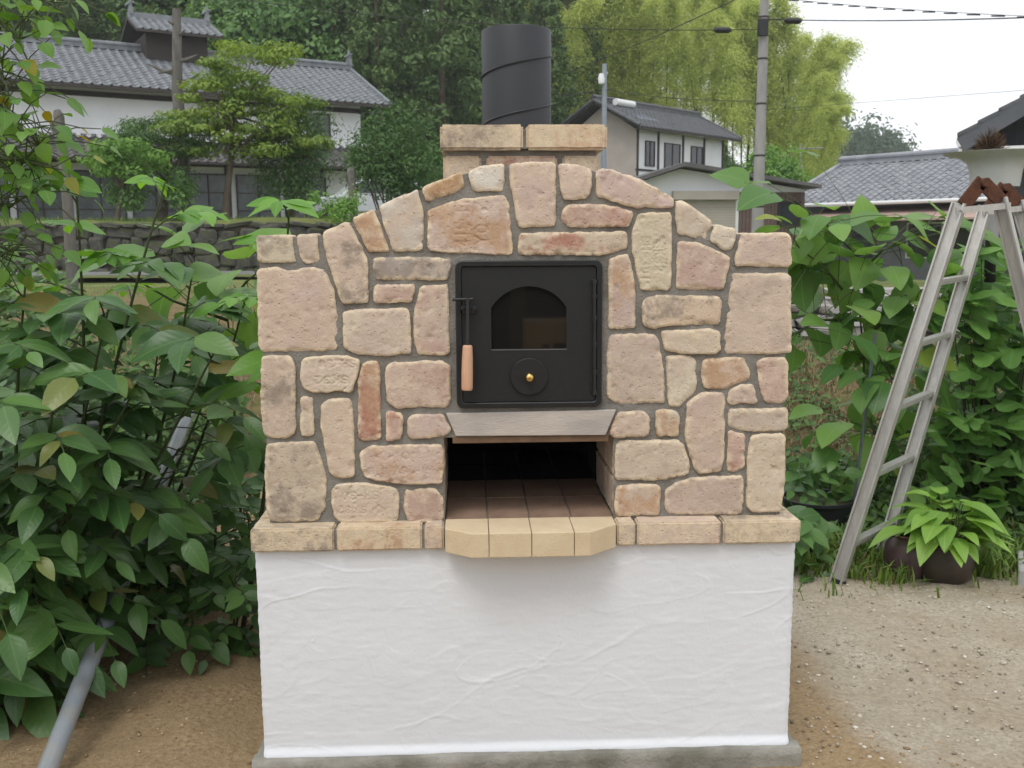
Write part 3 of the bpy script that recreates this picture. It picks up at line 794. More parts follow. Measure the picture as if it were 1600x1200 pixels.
link('mortar_body', me, oven, M_MORTAR, True)

# --- wood store under the hearth: brick-lined cavity
BRK = [0]
def brick(x0, x1, y0, y1, z0, z1, base='tan', stain='dust', parent=oven, name='brick', material=None, bev=.006, jit=.0015):
    BRK[0] += 1
    cx, cy, cz = (x0 + x1) / 2, (y0 + y1) / 2, (z0 + z1) / 2
    m = MB().box(x0 - cx, x1 - cx, y0 - cy, y1 - cy, z0 - cz, z1 - cz)
    bm = bmesh.new(); bm.from_mesh(m.mesh('t'))
    bmesh.ops.subdivide_edges(bm, edges=[e_ for e_ in bm.edges if e_.calc_length() > .09], cuts=5, use_grid_fill=True)
    bmesh.ops.bevel(bm, geom=[e_ for e_ in bm.edges if e_.calc_face_angle(0) > .8], offset=bev, segments=2, affect='EDGES')
    co = np.array([v.co[:] for v in bm.verts])
    dn = np.stack([noise3(co * 35 + BRK[0] * 5.1 + k * 40) for k in range(3)], 1) * jit + np.stack([noise3(co * 90 + BRK[0] * 3.3 + k * 40) for k in range(3)], 1) * jit * .6
    for v, d_ in zip(bm.verts, dn): v.co += Vector(d_)
    me = bpy.data.meshes.new(name); bm.to_mesh(me); bm.free()
    cc = np.array([v.co[:] for v in me.vertices]); hx = np.array([(x1 - x0) / 2, (y1 - y0) / 2, (z1 - z0) / 2])
    de = np.sort(hx - np.abs(cc), axis=1)[:, 1]
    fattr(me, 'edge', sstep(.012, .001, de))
    o = link(name, me, parent, material or M_STONE, True); me.set_sharp_from_angle(angle=math.radians(24)); o.location = (cx, cy, cz)
    j = RNG.uniform(.93, 1.07)
    o.color = tuple(min(1, q * j) for q in C[base][:3]) + (1,); o['stain'] = list(map(float, C[stain][:3]))
    return o
zf = Z2
M_DBRICK = mat('dark_brick', (.012, .011, .010), (.007, .0065, .006), .95, 10)  # near-black brick colour for the deeper walls, back, ceiling and rear floor
cz = [zf, zf + .113, zf + .226]
for sx, xw in ((-1, ox0), (1, ox1)):
    for ci in range(2):
        zA = cz[ci] + .002; zB = min(cz[ci + 1] - .004, oz1 - .001)
        for (ya, yb) in ((.018, .165), (.170, .395), (.400, .625), (.63, .92)):
            a, b_ = (xw - .06, xw - .0005) if sx < 0 else (xw + .0005, xw + .06)
            brick(a, b_, ya, yb, zA, zB, 'dust', 'dirt', name='brick', bev=.004, jit=.001, material=None if ya < .3 else M_DBRICK)
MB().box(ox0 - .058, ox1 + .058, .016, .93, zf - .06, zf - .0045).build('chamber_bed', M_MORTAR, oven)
MB().box(ox0 - .058, ox1 + .058, .92, .95, zf - .06, oz1 + .06).build('chamber_back', M_DBRICK, oven)
MB().box(ox0 - .058, ox1 + .058, .09, .93, oz1 + .001, oz1 + .03).build('chamber_ceiling', M_DBRICK, oven)
for i in range(4):
    for j in range(4):
        xa = ox0 + .002 + i * .117; ya = .012 + j * .226
        brick(xa, xa + .1145, ya, ya + .223, zf - .03, zf - .0005 + RNG.uniform(-.001, .001), material=M_FLOORB if j < 2 else M_DBRICK, name='floor_brick', bev=.002, jit=.0006)

# --- grey lintel and brown soffit strip
l4 = [PY(697, 646, -.001), PY(963, 640.5, -.001), PY(946, 680, -.002), PY(712, 681.5, -.002)]
mb = MB(); fr = [tuple(p) for p in l4]; bk = [(p[0], .085, p[2]) for p in l4]
mb.add(fr + bk, [(0, 1, 2, 3), (7, 6, 5, 4), (0, 4, 5, 1), (1, 5, 6, 2), (2, 6, 7, 3), (3, 7, 4, 0)])
o_l = mb.build('lintel', M_LINTEL, oven, bevel=.002); o_l['label'] = 'grey weathered lintel slab below the door'
a = PY(707, 683.5, .004); b_ = PY(951, 690, .004)
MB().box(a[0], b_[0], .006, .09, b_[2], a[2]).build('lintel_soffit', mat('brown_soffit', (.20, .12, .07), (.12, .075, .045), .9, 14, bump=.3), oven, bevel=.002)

# --- projecting hearth shelf: four cream bricks, outer ones clipped
tp = lambda x, y: PZ(x, y, Z2 + .0015)[:2]
fl, fr_ = tp(737, 833), tp(923, 831.5); sl, sr = tp(696.5, 826), tp(959, 819)
yfr = (fl[1] + fr_[1]) / 2; yb = .0105
xl, xr = ox0 + .0015, ox1 - .0015
cuts = [xl, tp(764, 833)[0], tp(831, 832)[0], tp(898, 832)[0], xr]
def shelf_poly(a, b):
    full = [(xl, yb), (xl, sl[1] + .004), (fl[0], yfr), (fr_[0], yfr), (xr, sr[1] + .006), (xr, yb)]
    q = []
    for i in range(len(full)):                # clip the plan to a <= x <= b
        q.append(full[i])
    for lim, sgn in ((a, 1), (b, -1)):
        r = []
        for i in range(len(q)):
            p0, p1 = q[i], q[(i + 1) % len(q)]
            i0, i1 = sgn * (p0[0] - lim) >= 0, sgn * (p1[0] - lim) >= 0
            if i0: r.append(p0)
            if i0 != i1:
                t = (lim - p0[0]) / (p1[0] - p0[0]); r.append((lim, p0[1] + t * (p1[1] - p0[1])))
        q = r
    return q
for i in range(4):
    q = shelf_poly(cuts[i] + .0008, cuts[i + 1] - .0008)
    MB().prism(q, Z2 - .066, Z2 + .001 + RNG.uniform(-.0006, .0006), 'z').build('shelf_brick', M_SHELF, oven, bevel=.0025)

# --- ledge of bricks round the foot of the stonework
def fx(reg, X): return PY(reg[0] + X * reg[2], 840, -DL)[0]
lx = [(-WL, fx(R3, 486), 'buff', 'dirt'), (fx(R3, 500), fx(R3, 957), 'buff', 'orange'), (fx(R3, 971), xl - .004, 'tan', 'rose'),
      (xr + .004, fx(R4, 661), 'buff', 'tan'), (fx(R4, 672), fx(R4, 1118), 'tan', 'rose'), (fx(R4, 1132), WL, 'buff', 'dirt')]
for a, b_, c1, c2 in lx:
    brick(a, b_, -DL, .05, Z2 - .066, Z2 - RNG.uniform(0, .0015), c1, c2, name='ledge_brick', bev=.005)
for sx in (-1, 1):
    for k in range(4):
        ya = .062 + k * .237
        a, b_ = (-WL, -WL + .112) if sx < 0 else (WL - .112, WL)
        brick(a, b_, ya, ya + .225, Z2 - .066, Z2 - .001, 'buff', 'tan', name='ledge_brick', bev=.005)
MB().box(-WL + .008, WL - .008, -DL + .008, DEEP, Z2 - .062, Z2 - .010).build('ledge_mortar', M_MORTAR, oven)

# --- plastered plinth with trowel ridges
def plaster(x, z):
    wx = x + noise2(x, z, 3.2, 31) * .05 + noise2(x, z, 9, 33) * .012; wz = z + noise2(x, z, 2.6, 32) * .05 + noise2(x, z, 11, 34) * .010
    h = np.zeros_like(x)
    for k, (sx, sz, th, a) in enumerate(((1.6, 5.2, .08, .0016), (2.4, 7.5, .16, .0014), (3.2, 6.0, .20, .0013), (1.1, 4.0, -.1, .0014), (5, 9, .28, .0012), (6, 15, .30, .0011), (9, 19, .34, .0009), (4, 12, -.32, .0010))):
        nz_ = noise3(np.stack([wx.ravel() * sx, wz.ravel() * sz, np.full(wx.size, 3.3 * k + .4)], 1)).reshape(x.shape)
        st = sstep(th - .012, th + .012, nz_)
        ridge = np.exp(-((nz_ - th) / .02) ** 2) * (.5 + .8 * noise2(x, z, 7, 50 + k))
        h += a * (.35 * st * np.clip(.5 + noise2(x, z, 2.5, 60 + k), 0, 1) + .95 * np.clip(ridge, 0, 2) * np.clip(noise2(x, z, 4, 70 + k) * 2 + .25, 0, 1))
    h += noise2(x, z, 5, 41) * .0012 + noise2(x, z * 2.5, 26, 42) * .0005
    return h
ztop = Z2 - .0665
xs = np.linspace(-WP, WP, 460); zs = np.linspace(Z3 - .012, ztop, 180)
XX, ZZ = np.meshgrid(xs, zs)
HH = plaster(XX, ZZ)
YY = -DP + .003 - HH - .010 * sstep(Z3 + .022, Z3 - .005, ZZ)
edge = sstep(.012, 0, WP - np.abs(XX)); YY = YY + edge * .006
XX2 = XX + np.sign(XX) * (noise2(np.full_like(ZZ, 3.0), ZZ, 60, 7) * .002 + noise2(np.full_like(ZZ, 8.0), ZZ, 12, 9) * .003) * sstep(.02, 0, WP - np.abs(XX))
idp = np.arange(XX.size).reshape(XX.shape)
F = np.stack([idp[:-1, :-1], idp[:-1, 1:], idp[1:, 1:], idp[1:, :-1]], -1).reshape(-1, 4)
plinth = link('plinth', fast_mesh('plinth', np.stack([XX2, YY, ZZ], -1).reshape(-1, 3), F), oven, M_STUCCO, True)
MB().prism([(-WP, -DP + .012), (WP, -DP + .012), (WP, DEEP - .01), (-WP, DEEP - .01)], Z3 - .012, ztop, 'z').build('plinth_core', M_STUCCO, oven)
# concrete footing, top worn and splashed
ft = MB()
bm = bmesh.new(); bmesh.ops.create_grid(bm, x_segments=120, y_segments=8, size=1)
for v in bm.verts:
    x, t = v.co.x, (v.co.y + 1) / 2
    X = x * .772
    w = float(noise2(np.array([X]), np.array([t]), 9, 3)[0]) * .006 + float(noise2(np.array([X]), np.array([t * 3]), 30, 4)[0]) * .003
    if t < .5: v.co = Vector((X, -.062 + w, -.05 + t * .19 + .002 * 0))
    else: v.co = Vector((X, -.062 + (t - .5) * .09 + w * .5, .045 + w * .5))
me = bpy.data.meshes.new('footing'); bm.to_mesh(me); bm.free()
link('footing', me, oven, M_CONC, True)
MB().prism([(-.772, -.052), (.772, -.052), (.775, 1.0), (-.775, 1.0)], -.05, .038, 'z').build('footing_block', M_CONC, oven, bevel=.008)

# --- chimney stack and flue
YC = .10
cp = [PY(x, y, YC) for x, y in ((687, 193), (949, 195), (687, 231), (949, 234))]
cx0, cx1 = cp[0][0], cp[1][0]; cz1 = (cp[0][2] + cp[1][2]) / 2; cz0 = cz1 - .068
xm = PY(820, 200, YC)[0]
for (a, b_, c1, c2) in ((cx0, xm - .004, 'buff', 'dirt'), (xm + .004, cx1, 'buff', 'orange')):
    brick(a, b_, YC, YC + .112, cz0, cz1, c1, c2, name='cap_brick', bev=.007)
    brick(a, b_, YC + .355, YC + .467, cz0, cz1, c1, c2, name='cap_brick', bev=.007)
for a, b_ in ((cx0, cx0 + .112), (cx1 - .112, cx1)):
    brick(a, b_, YC + .12, YC + .347, cz0, cz1, 'buff', 'tan', name='cap_brick', bev=.007)
MB().box(cx0 + .012, cx1 - .012, YC + .012, YC + .455, cz0 + .004, cz1 - .012).build('cap_mortar', M_MORTAR, oven)
zb = cz0 - .002
for (p0, p1, c1, c2) in ((692, 752, 'tan', 'orange'), (760, 871, 'red', 'rose'), (879, 936, 'tan', 'ochre')):
    a, b_ = PY(p0, 245, YC + .025)[0], PY(p1, 245, YC + .025)[0]
    brick(a, b_, YC + .025, YC + .11, zb - .085, zb - .012, c1, c2, name='stack_brick', bev=.006)
sx0, sx1 = PY(692, 245, YC + .025)[0], PY(936, 245, YC + .025)[0]
for xA in (sx0, sx1 - .10):
    brick(xA, xA + .10, YC + .118, YC + .34, zb - .085, zb - .012, 'tan', 'orange', name='stack_brick', bev=.006)
MB().box(sx0 + .008, sx1 - .008, YC + .033, YC + .435, cz0 - .30, cz0 + .003).build('stack_mortar', M_MORTAR, oven)
fx_c = PY(807, 150, YC + .235)[0]; fy_c = YC + .235; fr = .1015
ftop = PY(807, 35, fy_c - fr)[2] - .004
prof = [(fr, cz1 - .05), (fr, ftop - .004), (fr - .002, ftop), (fr - .006, ftop - .002), (fr - .006, cz1 - .05)]
MB().lathe(prof, (fx_c, fy_c, 0), 64).build('flue_pipe', M_PIPE, oven, smooth=True)
pit = .137; hx = []
z_ref = PY(858, 87, fy_c)[2]
t = np.linspace(0, (ftop - cz1) / pit + .25, 160)
for q in t:
    a = 2 * math.pi * q
    zz = cz1 - .03 + q * pit
    hx.append((a, zz))
ph = 2 * math.pi * ((z_ref - (cz1 - .03)) / pit)
mb = MB(); path = [(fx_c + (fr + .0012) * math.cos(a - ph), fy_c + (fr + .0012) * math.sin(a - ph), zz) for a, zz in hx if zz < ftop - .006]
mb.tube(path, .0032, 6); mb.build('flue_seam', M_PIPE, oven, smooth=True)

# --- cast-iron door
door = empty('door'); door.parent = oven
def dp(X, Y, y): return PY(690 + X * .25835, 390 + Y * .25835, y)
def rrect(x0, x1, z0, z1, r, seg=6):
    q = []
    for cx, cz_, a0 in ((x1 - r, z1 - r, 0), (x0 + r, z1 - r, 90), (x0 + r, z0 + r, 180), (x1 - r, z0 + r, 270)):
        for k in range(seg + 1):
            a = math.radians(a0 + 90 * k / seg); q.append((cx + r * math.cos(a), cz_ + r * math.sin(a)))
    return q
def ring_solid(outer, inner, y0, y1):
    n_ = len(outer); mb = MB()
    V = [(p[0], y0, p[1]) for p in outer] + [(p[0], y0, p[1]) for p in inner] + [(p[0], y1, p[1]) for p in outer] + [(p[0], y1, p[1]) for p in inner]
    F = []
    for i in range(n_):
        j = (i + 1) % n_
        F += [(i, j, n_ + j, n_ + i), (2 * n_ + i, 3 * n_ + i, 3 * n_ + j, 2 * n_ + j), (i, 2 * n_ + i, 2 * n_ + j, j), (n_ + i, n_ + j, 3 * n_ + j, 3 * n_ + i)]
    return mb.add(V, F)
A, B = dp(80, 68, -.006), dp(968, 952, -.006)
x0, x1, z1_, z0_ = A[0], B[0], A[2], B[2]
ring_solid(rrect(x0, x1, z0_, z1_, .020), rrect(x0 + .0155, x1 - .0155, z0_ + .0155, z1_ - .0155, .010), -.007, .06).build('door_frame', M_IRON2, door, smooth=True, bevel=.0025)
# leaf of the door with the arched window cut through
wl_, wr_ = dp(302, 600, .002)[0], dp(755, 600, .002)[0]; wb_, ws_, wt_ = dp(500, 602, .002)[2], dp(500, 352, .002)[2], dp(500, 222, .002)[2]
arch = [(wl_, wb_), (wr_, wb_), (wr_, ws_)]
hw = (wr_ - wl_) / 2; rise = wt_ - ws_; RR = (hw * hw + rise * rise) / (2 * rise); cxw = (wl_ + wr_) / 2; czw = wt_ - RR
a1 = math.asin(hw / RR)
for k in range(1, 24):
    a = a1 - 2 * a1 * k / 24; arch.append((cxw + RR * math.sin(a), czw + RR * math.cos(a)))
arch.append((wl_, ws_))
leaf = rrect(x0 + .017, x1 - .017, z0_ + .017, z1_ - .017, .008)
pts = [Vector(p) for p in leaf] + [Vector(p) for p in arch]
e = [(i, (i + 1) % len(leaf)) for i in range(len(leaf))] + [(len(leaf) + i, len(leaf) + (i + 1) % len(arch)) for i in range(len(arch))]
res = geometry.delaunay_2d_cdt(pts, e, [], 0, 1e-7)
vv = np.array([v[:] for v in res[0]]); tri = np.array([f for f in res[2]]); cen = vv[tri].mean(1)
tri = tri[inside(cen, np.array(leaf)) & ~inside(cen, np.array(arch))]
V = [(p[0], .0, p[1]) for p in vv]; F = [tuple(t_) for t_ in tri]
for q in (leaf, arch):
    b0 = len(V); n_ = len(q); V += [(p[0], .0, p[1]) for p in q] + [(p[0], .012, p[1]) for p in q]
    F += [(b0 + i, b0 + (i + 1) % n_, b0 + n_ + (i + 1) % n_, b0 + n_ + i) for i in range(n_)]
me = bpy.data.meshes.new('door_leaf'); me.from_pydata(V, [], F); me.update()
link('door_leaf', me, door, M_IRON)
gl = MB().prism(arch, .0085, .0125, 'y').build('window_pane', M_GLASS, door)
MB().box(wl_, wr_, -.0015, .0008, wb_ - .0022, wb_ - .0002).build('window_sill_edge', mat('bare_steel_edge', (.35, .35, .35), None, .4, metal=.8), door)
# firebox lining behind the pane
MB().box(x0 + .02, x1 - .02, .02, .03, z0_ + .02, z1_ - .02).build('door_lining', M_BLACK, door)
dc = dp(530, 768, -.006); rr = .0505
MB().lathe([(0, 0.0), (rr, 0.0), (rr, .006), (rr - .0015, .0075), (0, .0075)], (dc[0], -.001, dc[2]), 48, 'y').build('air_damper', M_IRON, door, smooth=True)
MB().lathe([(0.0, .0), (.004, .0), (.004, .004)] + [(.0125 * math.sin(a), .014 - .0125 * math.cos(a)) for a in np.linspace(.35, math.pi, 12)], (dc[0], -.0085, dc[2]), 24, 'y').build('damper_knob', M_BRASS, door, smooth=True)
# handle: cross bar, bracket, rod, wooden grip
h0 = dp(65, 302, -.022); h1 = dp(190, 300, -.022); hm = dp(158, 302, -.022)
MB().tube([h0, h1], .0042, 10).build('latch_bar', M_IRON2, door, smooth=True)
MB().tube([dp(158, 288, -.022), dp(158, 470, -.026), dp(156, 585, -.032)], [.0048, .0045, .0043], 10).build('handle_rod', M_IRON2, door, smooth=True)
q0, q1 = dp(128, 345, -.018), dp(200, 395, -.018)
mb = MB().box(q0[0], q1[0], -.014, .0, q1[2] + .004, q0[2])
for X in (128, 200):
    c_ = dp(X, 355, -.016); mb.tube([(c_[0], -.020, c_[2]), (c_[0], -.002, c_[2])], .006, 10)
mb.build('latch_bracket', M_IRON2, door, bevel=.0012)
g0, g1 = dp(157, 578, -.032), dp(154, 850, -.038)
g0, g1 = np.array(g0), np.array(g1)
ts = [0, .02, .06, .3, .6, .93, .98, 1.0]; rs_ = [.0105, .0125, .0132, .0145, .0152, .0152, .0145, .0135]
MB().tube([g0 + (g1 - g0) * t_ for t_ in ts], rs_, 20).build('handle_grip', M_WOOD, door, smooth=True)
# hinge rod with knuckles
c0_, c1_ = dp(925, 180, -.009), dp(925, 880, -.009)
mb = MB().tube([c0_, c1_], .0042, 10)
for Y in (180, 268, 400, 560, 730, 850):
    c_ = dp(925, Y, -.009); d_ = dp(925, Y + 26, -.009); mb.tube([c_, d_], .0064, 10)
mb.build('hinge', M_IRON2, door, smooth=True)
c_ = dp(905, 184, -.008); d_ = dp(938, 184, -.008)
MB().tube([c_, d_], .0022, 8).build('hinge_pin', M_IRON2, door)
# ================================================================= BUILDINGS
def tiled_slope(name, u0, u1, b0, z0, b1, z1, tw, tl, material, parent, lift=.035, wave=.085):
    """pantiles on one roof slope in the building's frame: along u, rising from (b0,z0) at the eave to (b1,z1) at the ridge"""
    W = u1 - u0; L = math.hypot(b1 - b0, z1 - z0); nc = max(1, int(round(W / tw))); nr = max(1, int(round(L / tl)))
    tw, tl = W / nc, L / nr
    sv = np.array([0, (b1 - b0) / L, (z1 - z0) / L]); nv = np.cross([1, 0, 0], sv)
    if nv[2] < 0: nv = -nv
    prof = np.array([(0, .0), (.18, -.35), (.45, -.5), (.68, .0), (.80, .75), (.90, 1.0), (1.0, .45)])
    k = len(prof)
    V = []; F = []
    I, J = np.meshgrid(np.arange(nc), np.arange(nr)); I = I.ravel(); J = J.ravel(); N = len(I)
    jit = RNG.normal(0, .003, N)
    def row(t, h):
        a = u0 + (I[:, None] + prof[None, :, 0]) * tw
        s = (J[:, None] + t) * tl
        hh = prof[None, :, 1] * wave * .5 + h + jit[:, None]
        return np.stack([a, b0 + s * sv[1] + hh * nv[1], z0 + s * sv[2] + hh * nv[2]], -1)
    A, B_, D_ = row(0.0, lift), row(1.06, .002), row(0.0, -.005)
    V = np.stack([A, B_, D_], 1).reshape(-1, 3)
    base = (np.arange(N) * 3 * k)[:, None]
    q = np.arange(k - 1)
    F = np.concatenate([np.stack([base + q, base + q + 1, base + k + q + 1, base + k + q], -1), np.stack([base + 2 * k + q, base + 2 * k + q + 1, base + q + 1, base + q], -1)], 1).reshape(-1, 4)
    return link(name, fast_mesh(name, V, F), parent, material, False, 'stuff')
def gable_roof(parent, u0, u1, bf, bb, ze, zr, tw=.3, tl=.27, material=None, soffit=None, thick=.14, ridge=.28):
    bm_ = (bf + bb) / 2
    roof = MB().prism([(bf, ze - thick), (bm_, zr - thick), (bb, ze - thick), (bb, ze - .01), (bm_, zr - .01), (bf, ze - .01)], u0, u1, 'x').build('roof', soffit or M_DWOOD, parent)
    for (b_, nm) in ((bf, 'front'), (bb, 'rear')):
        tiled_slope('roof_tiles', u0 - .03, u1 + .03, b_, ze, bm_, zr, tw, tl, material or M_ROOF, roof)
    mb = MB()
    mb.box(u0 - .02, u1 + .02, bm_ - .17, bm_ + .17, zr - .02, zr + ridge * .55)
    mb.box(u0 - .06, u1 + .06, bm_ - .22, bm_ + .22, zr + ridge * .55, zr + ridge * .66)
    mb.tube([(u0 - .08, bm_, zr + ridge * .78), (u1 + .08, bm_, zr + ridge * .78)], ridge * .3, 8)
    mb.build('ridge_cap', material or M_ROOF, roof)
    # verge tiles along both gable edges
    for u_ in (u0, u1):
        mb = MB()
        for s in (-1, 1):
            b_ = bf if s < 0 else bb
            mb.tube([(u_, b_, ze + .05), (u_, bm_, zr + .05)], .085, 7)
        mb.build('verge_tile', material or M_ROOF, roof)
    return roof
def ornament(parent, u, b, z, s=.5, material=None):
    mb = MB().box(u - .10 * s, u + .10 * s, b - .32 * s, b + .32 * s, z, z + .42 * s)
    mb.prism([(b - .22 * s, z + .40 * s), (b - .30 * s, z + .75 * s), (b - .08 * s, z + .62 * s), (b, z + 1.0 * s), (b + .08 * s, z + .62 * s), (b + .30 * s, z + .75 * s), (b + .22 * s, z + .40 * s)], u - .06 * s, u + .06 * s, 'x')
    mb.tube([(u - .3 * s, b, z + .5 * s), (u + .05, b, z + .78 * s), (u + .25 * s, b, z + .72 * s)], .07 * s, 6)
    return mb.build('ridge_ornament', material or M_ROOF, parent)
def window(parent, u0, u1, z0, z1, b, nu=2, nz=1, fm=None, gm=None, d=.06, t=.05, name='window'):
    w = empty(name); w.parent = parent
    fm = fm or M_DWOOD
    mb = MB().box(u0, u1, b - d, b, z0, z0 + t).box(u0, u1, b - d, b, z1 - t, z1).box(u0, u0 + t, b - d, b, z0 + t, z1 - t).box(u1 - t, u1, b - d, b, z0 + t, z1 - t)
    du = (u1 - u0 - t) / nu
    for i in range(1, nu): mb.box(u0 + i * du, u0 + i * du + t, b - d + .004, b, z0 + t, z1 - t)
    dz = (z1 - z0 - t) / nz
    for j in range(1, nz): mb.box(u0 + t, u1 - t, b - d + .008, b, z0 + j * dz, z0 + j * dz + t * .7)
    mb.build('frame', fm, w)
    for i in range(nu):
        MB().box(u0 + i * du + t + .002, u0 + (i + 1) * du - .002, b - d * .45, b - d * .3, z0 + t + .002, z1 - t - .002).build('pane', gm or M_WGLASS, w)
    return w
def frame_from(A, B):
    """building frame: origin under A, u axis towards B"""
    a = np.array(A[:2]); b = np.array(B[:2]); return math.atan2(b[1] - a[1], b[0] - a[0]), float(np.linalg.norm(b - a))

# ---- long farmhouse on the terrace
A = P(20, 130, 34); B = P(610, 172, 41); th, LEN = frame_from(A, B)
zg = 1.75
h = tag(empty('farmhouse', (A[0], A[1], zg), th), 'long two-storey white plastered farmhouse with grey tiled roof and ridge cupola', 'house')
ze, zr = 6.8 - zg, 8.72 - zg; U0, U1 = -7.0, LEN
gable_roof(h, U0, U1, 0, 8.2, ze, zr, .32, .27)
MB().box(U0 + .8, U1 - .9, .95, 7.2, 0, ze - .02).prism([(.95, ze - .03), (4.1, zr - .22), (7.2, ze - .03)], U0 + .8, U1 - .9, 'x').build('wall', M_PLASTER, h)
mb = MB()
for u in np.arange(U0 + .8, U1 - .8, 1.9): mb.box(u, u + .14, .90, .97, 0, 2.5)
mb.box(U0 + .8, U1 - .9, .89, .96, 2.45, 2.62).box(U0 + .8, U1 - .9, .90, .97, ze - .30, ze - .12)
mb.build('timber_frame', M_DWOOD, h)
pr = MB().prism([(-.75, 2.42), (.93, 3.28), (.93, 3.36), (-.75, 2.50)], U0 + .4, U1 - .5, 'x').build('lean_to_roof', M_DWOOD, h)
tiled_slope('roof_tiles', U0 + .4, U1 - .5, -.75, 2.50, .93, 3.36, .32, .27, M_ROOF3, pr)
mb = MB()
for u in np.arange(U0 + .5, U1 - .6, .34): mb.tube([(u, .90, 3.42), (u, .60, 3.38)], .075, 6)
mb.box(U0 + .4, U1 - .5, .84, .95, 3.46, 3.54)
mb.build('flashing_row', M_PLASTER, pr)
for k in range(9):
    u = U0 + 1.2 + k * 1.9
    if u + 1.75 < U1 - 1: window(h, u, u + 1.7, .15, 2.2, .90, 2, 3, M_DWOOD, mat('shoji_glass_%d' % k, (.13, .15, .16), (.07, .08, .085), .2, 2))
window(h, U1 - 3.2, U1 - 2.2, 3.75, 4.65, .95, 2, 1, M_DWOOD)
cu = empty('ridge_cupola'); cu.parent = h
uc = 6.1
MB().box(uc - 1.15, uc + 1.15, 3.1, 5.1, zr - .4, zr + .55).build('cupola_wall', M_DWOOD, cu)
mb = MB().prism([(2.45, zr + .46), (4.1, zr + 1.15), (5.75, zr + .46), (5.75, zr + .56), (4.1, zr + 1.25), (2.45, zr + .56)], uc - 1.6, uc + 1.6, 'x'); mb.build('cupola_roof', M_DWOOD, cu)
for b_ in (2.45, 5.75): tiled_slope('roof_tiles', uc - 1.62, uc + 1.62, b_, zr + .57, 4.1, zr + 1.26, .3, .25, M_ROOF, cu)
MB().box(uc - 1.55, uc + 1.55, 3.95, 4.25, zr + 1.22, zr + 1.44).build('ridge_cap', M_ROOF, cu)
ornament(cu, uc - 1.45, 4.1, zr + 1.36, .62); ornament(cu, uc + 1.45, 4.1, zr + 1.36, .62)
ornament(h, U1 - .05, 4.1, zr + .2, .62)

# ---- two-storey house beyond the shed
A = P(998, 205, 48); B = P(1147, 225, 54.5); th, LEN = frame_from(A, B)
zg = .3
h = tag(empty('village_house', (A[0], A[1], zg), th), 'two-storey house with beige gable, dark tiled roof and solar water heater', 'house')
ze, zr = 6.62 - zg, 8.0 - zg
gable_roof(h, -.5, LEN + .1, -.4, 5.0, ze, zr, .34, .3, M_ROOF2)
MB().box(.25, LEN - .7, .3, 4.3, 0, ze - .02).build('wall', M_PLASTER, h)
MB().prism([(.29, 0), (4.31, 0), (4.31, ze - .05), (2.3, zr - .2), (.29, ze - .05)], .20, .26, 'x').build('gable_wall', M_BEIGE, h)
mb = MB()
for u in (.26, 2.0, 4.2, 6.2, LEN - .75): mb.box(u, u + .13, .25, .32, 3.2, ze - .05)
mb.box(.2, LEN - .7, .26, .31, 4.35, 4.45); mb.build('timber_frame', M_DWOOD, h)
for u0, u1, z0, z1 in ((.95, 1.75, 4.6, 5.8), (2.6, 4.0, 4.5, 5.8), (5.0, 6.1, 4.5, 5.8)):
    window(h, u0, u1, z0, z1, .30, 2, 1, M_DWOOD)
pr = MB().prism([(-1.3, 3.25), (.28, 3.95), (.28, 4.05), (-1.3, 3.35)], -1.0, LEN + .2, 'x').build('lean_to_roof', M_DWOOD, h)
tiled_slope('roof_tiles', -1.0, LEN + .2, -1.3, 3.35, .28, 4.05, .34, .3, M_ROOF2, pr)
pw = MB().prism([(-1.0, 3.5), (4.8, 3.5), (4.8, 3.62), (-1.0, 3.62)], -3.2, .15, 'x').build('porch_roof', M_DWOOD, h)
tiled_slope('roof_tiles', -3.2, .15, -1.0, 3.63, 4.8, 3.9, .34, .3, M_ROOF2, pw)
MB().box(-2.7, .1, -.4, 4.4, 0, 3.4).build('porch_wall', M_BEIGE, h)
sh = empty('solar_heater'); sh.parent = h
MB().prism([(.55, zr - .95), (1.75, zr - .38), (1.75, zr - .28), (.55, zr - .85)], .9, 2.5, 'x').build('collector_panel', mat('solar_panel', (.35, .42, .52), (.25, .3, .38), .15, 2, spec=.8), sh)
MB().tube([(.7, 1.9, zr + .02), (2.2, 1.9, zr + .02)], .17, 12).build('water_tank', M_WHITE, sh, smooth=True)

# ---- shed with roller shutter
A = P(985, 285, 30); B = P(1268, 291, 30.5); th, LEN = frame_from(A, B)
zg = .15
h = tag(empty('garage_shed', (A[0], A[1], zg), th), 'low white shed with beige roller shutter and brown corrugated lower wall', 'shed')
pk = P(1062, 258, 30.1)[2] - zg; er = P(1255, 291, 30.5)[2] - zg; el = P(1000, 278, 30)[2] - zg; up = 1.5
MB().prism([(.25, 0), (LEN - .2, 0), (LEN - .2, er - .1), (up, pk - .1), (.25, el - .12)], 0.0, 6.0, 'y').build('wall', M_PLASTER, h)
MB().prism([(-.1, el - .20), (up, pk - .06), (LEN + .1, er - .08), (LEN + .1, er + .02), (up, pk + .06), (-.1, el - .08)], -.55, 6.3, 'y').build('roof', M_ROOF3, h)
uS0, uS1 = 1.35, 3.2
hd = P(1100, 301, 30)[2] - zg
s_ = empty('shutter'); s_.parent = h
zz = .02; mb = MB()
while zz < hd - .3:
    mb.box(uS0, uS1, -.03, -.004, zz, zz + .075); zz += .08
mb.build('shutter_slats', M_SHUT, s_, kind='stuff')
MB().box(uS0 - .1, uS1 + .05, -.22, -.002, hd - .2, hd + .05).build('shutter_box', M_SHUT, s_)
MB().box(uS1 + .002, uS1 + .09, -.05, -.001, 0, hd - .205).build('shutter_post', M_WHITE, s_)
sd = hd + .02
mb = MB(); u = uS1 + .12
while u < LEN - .25:
    mb.box(u, u + .07, -.035, -.002, 0, sd); u += .11
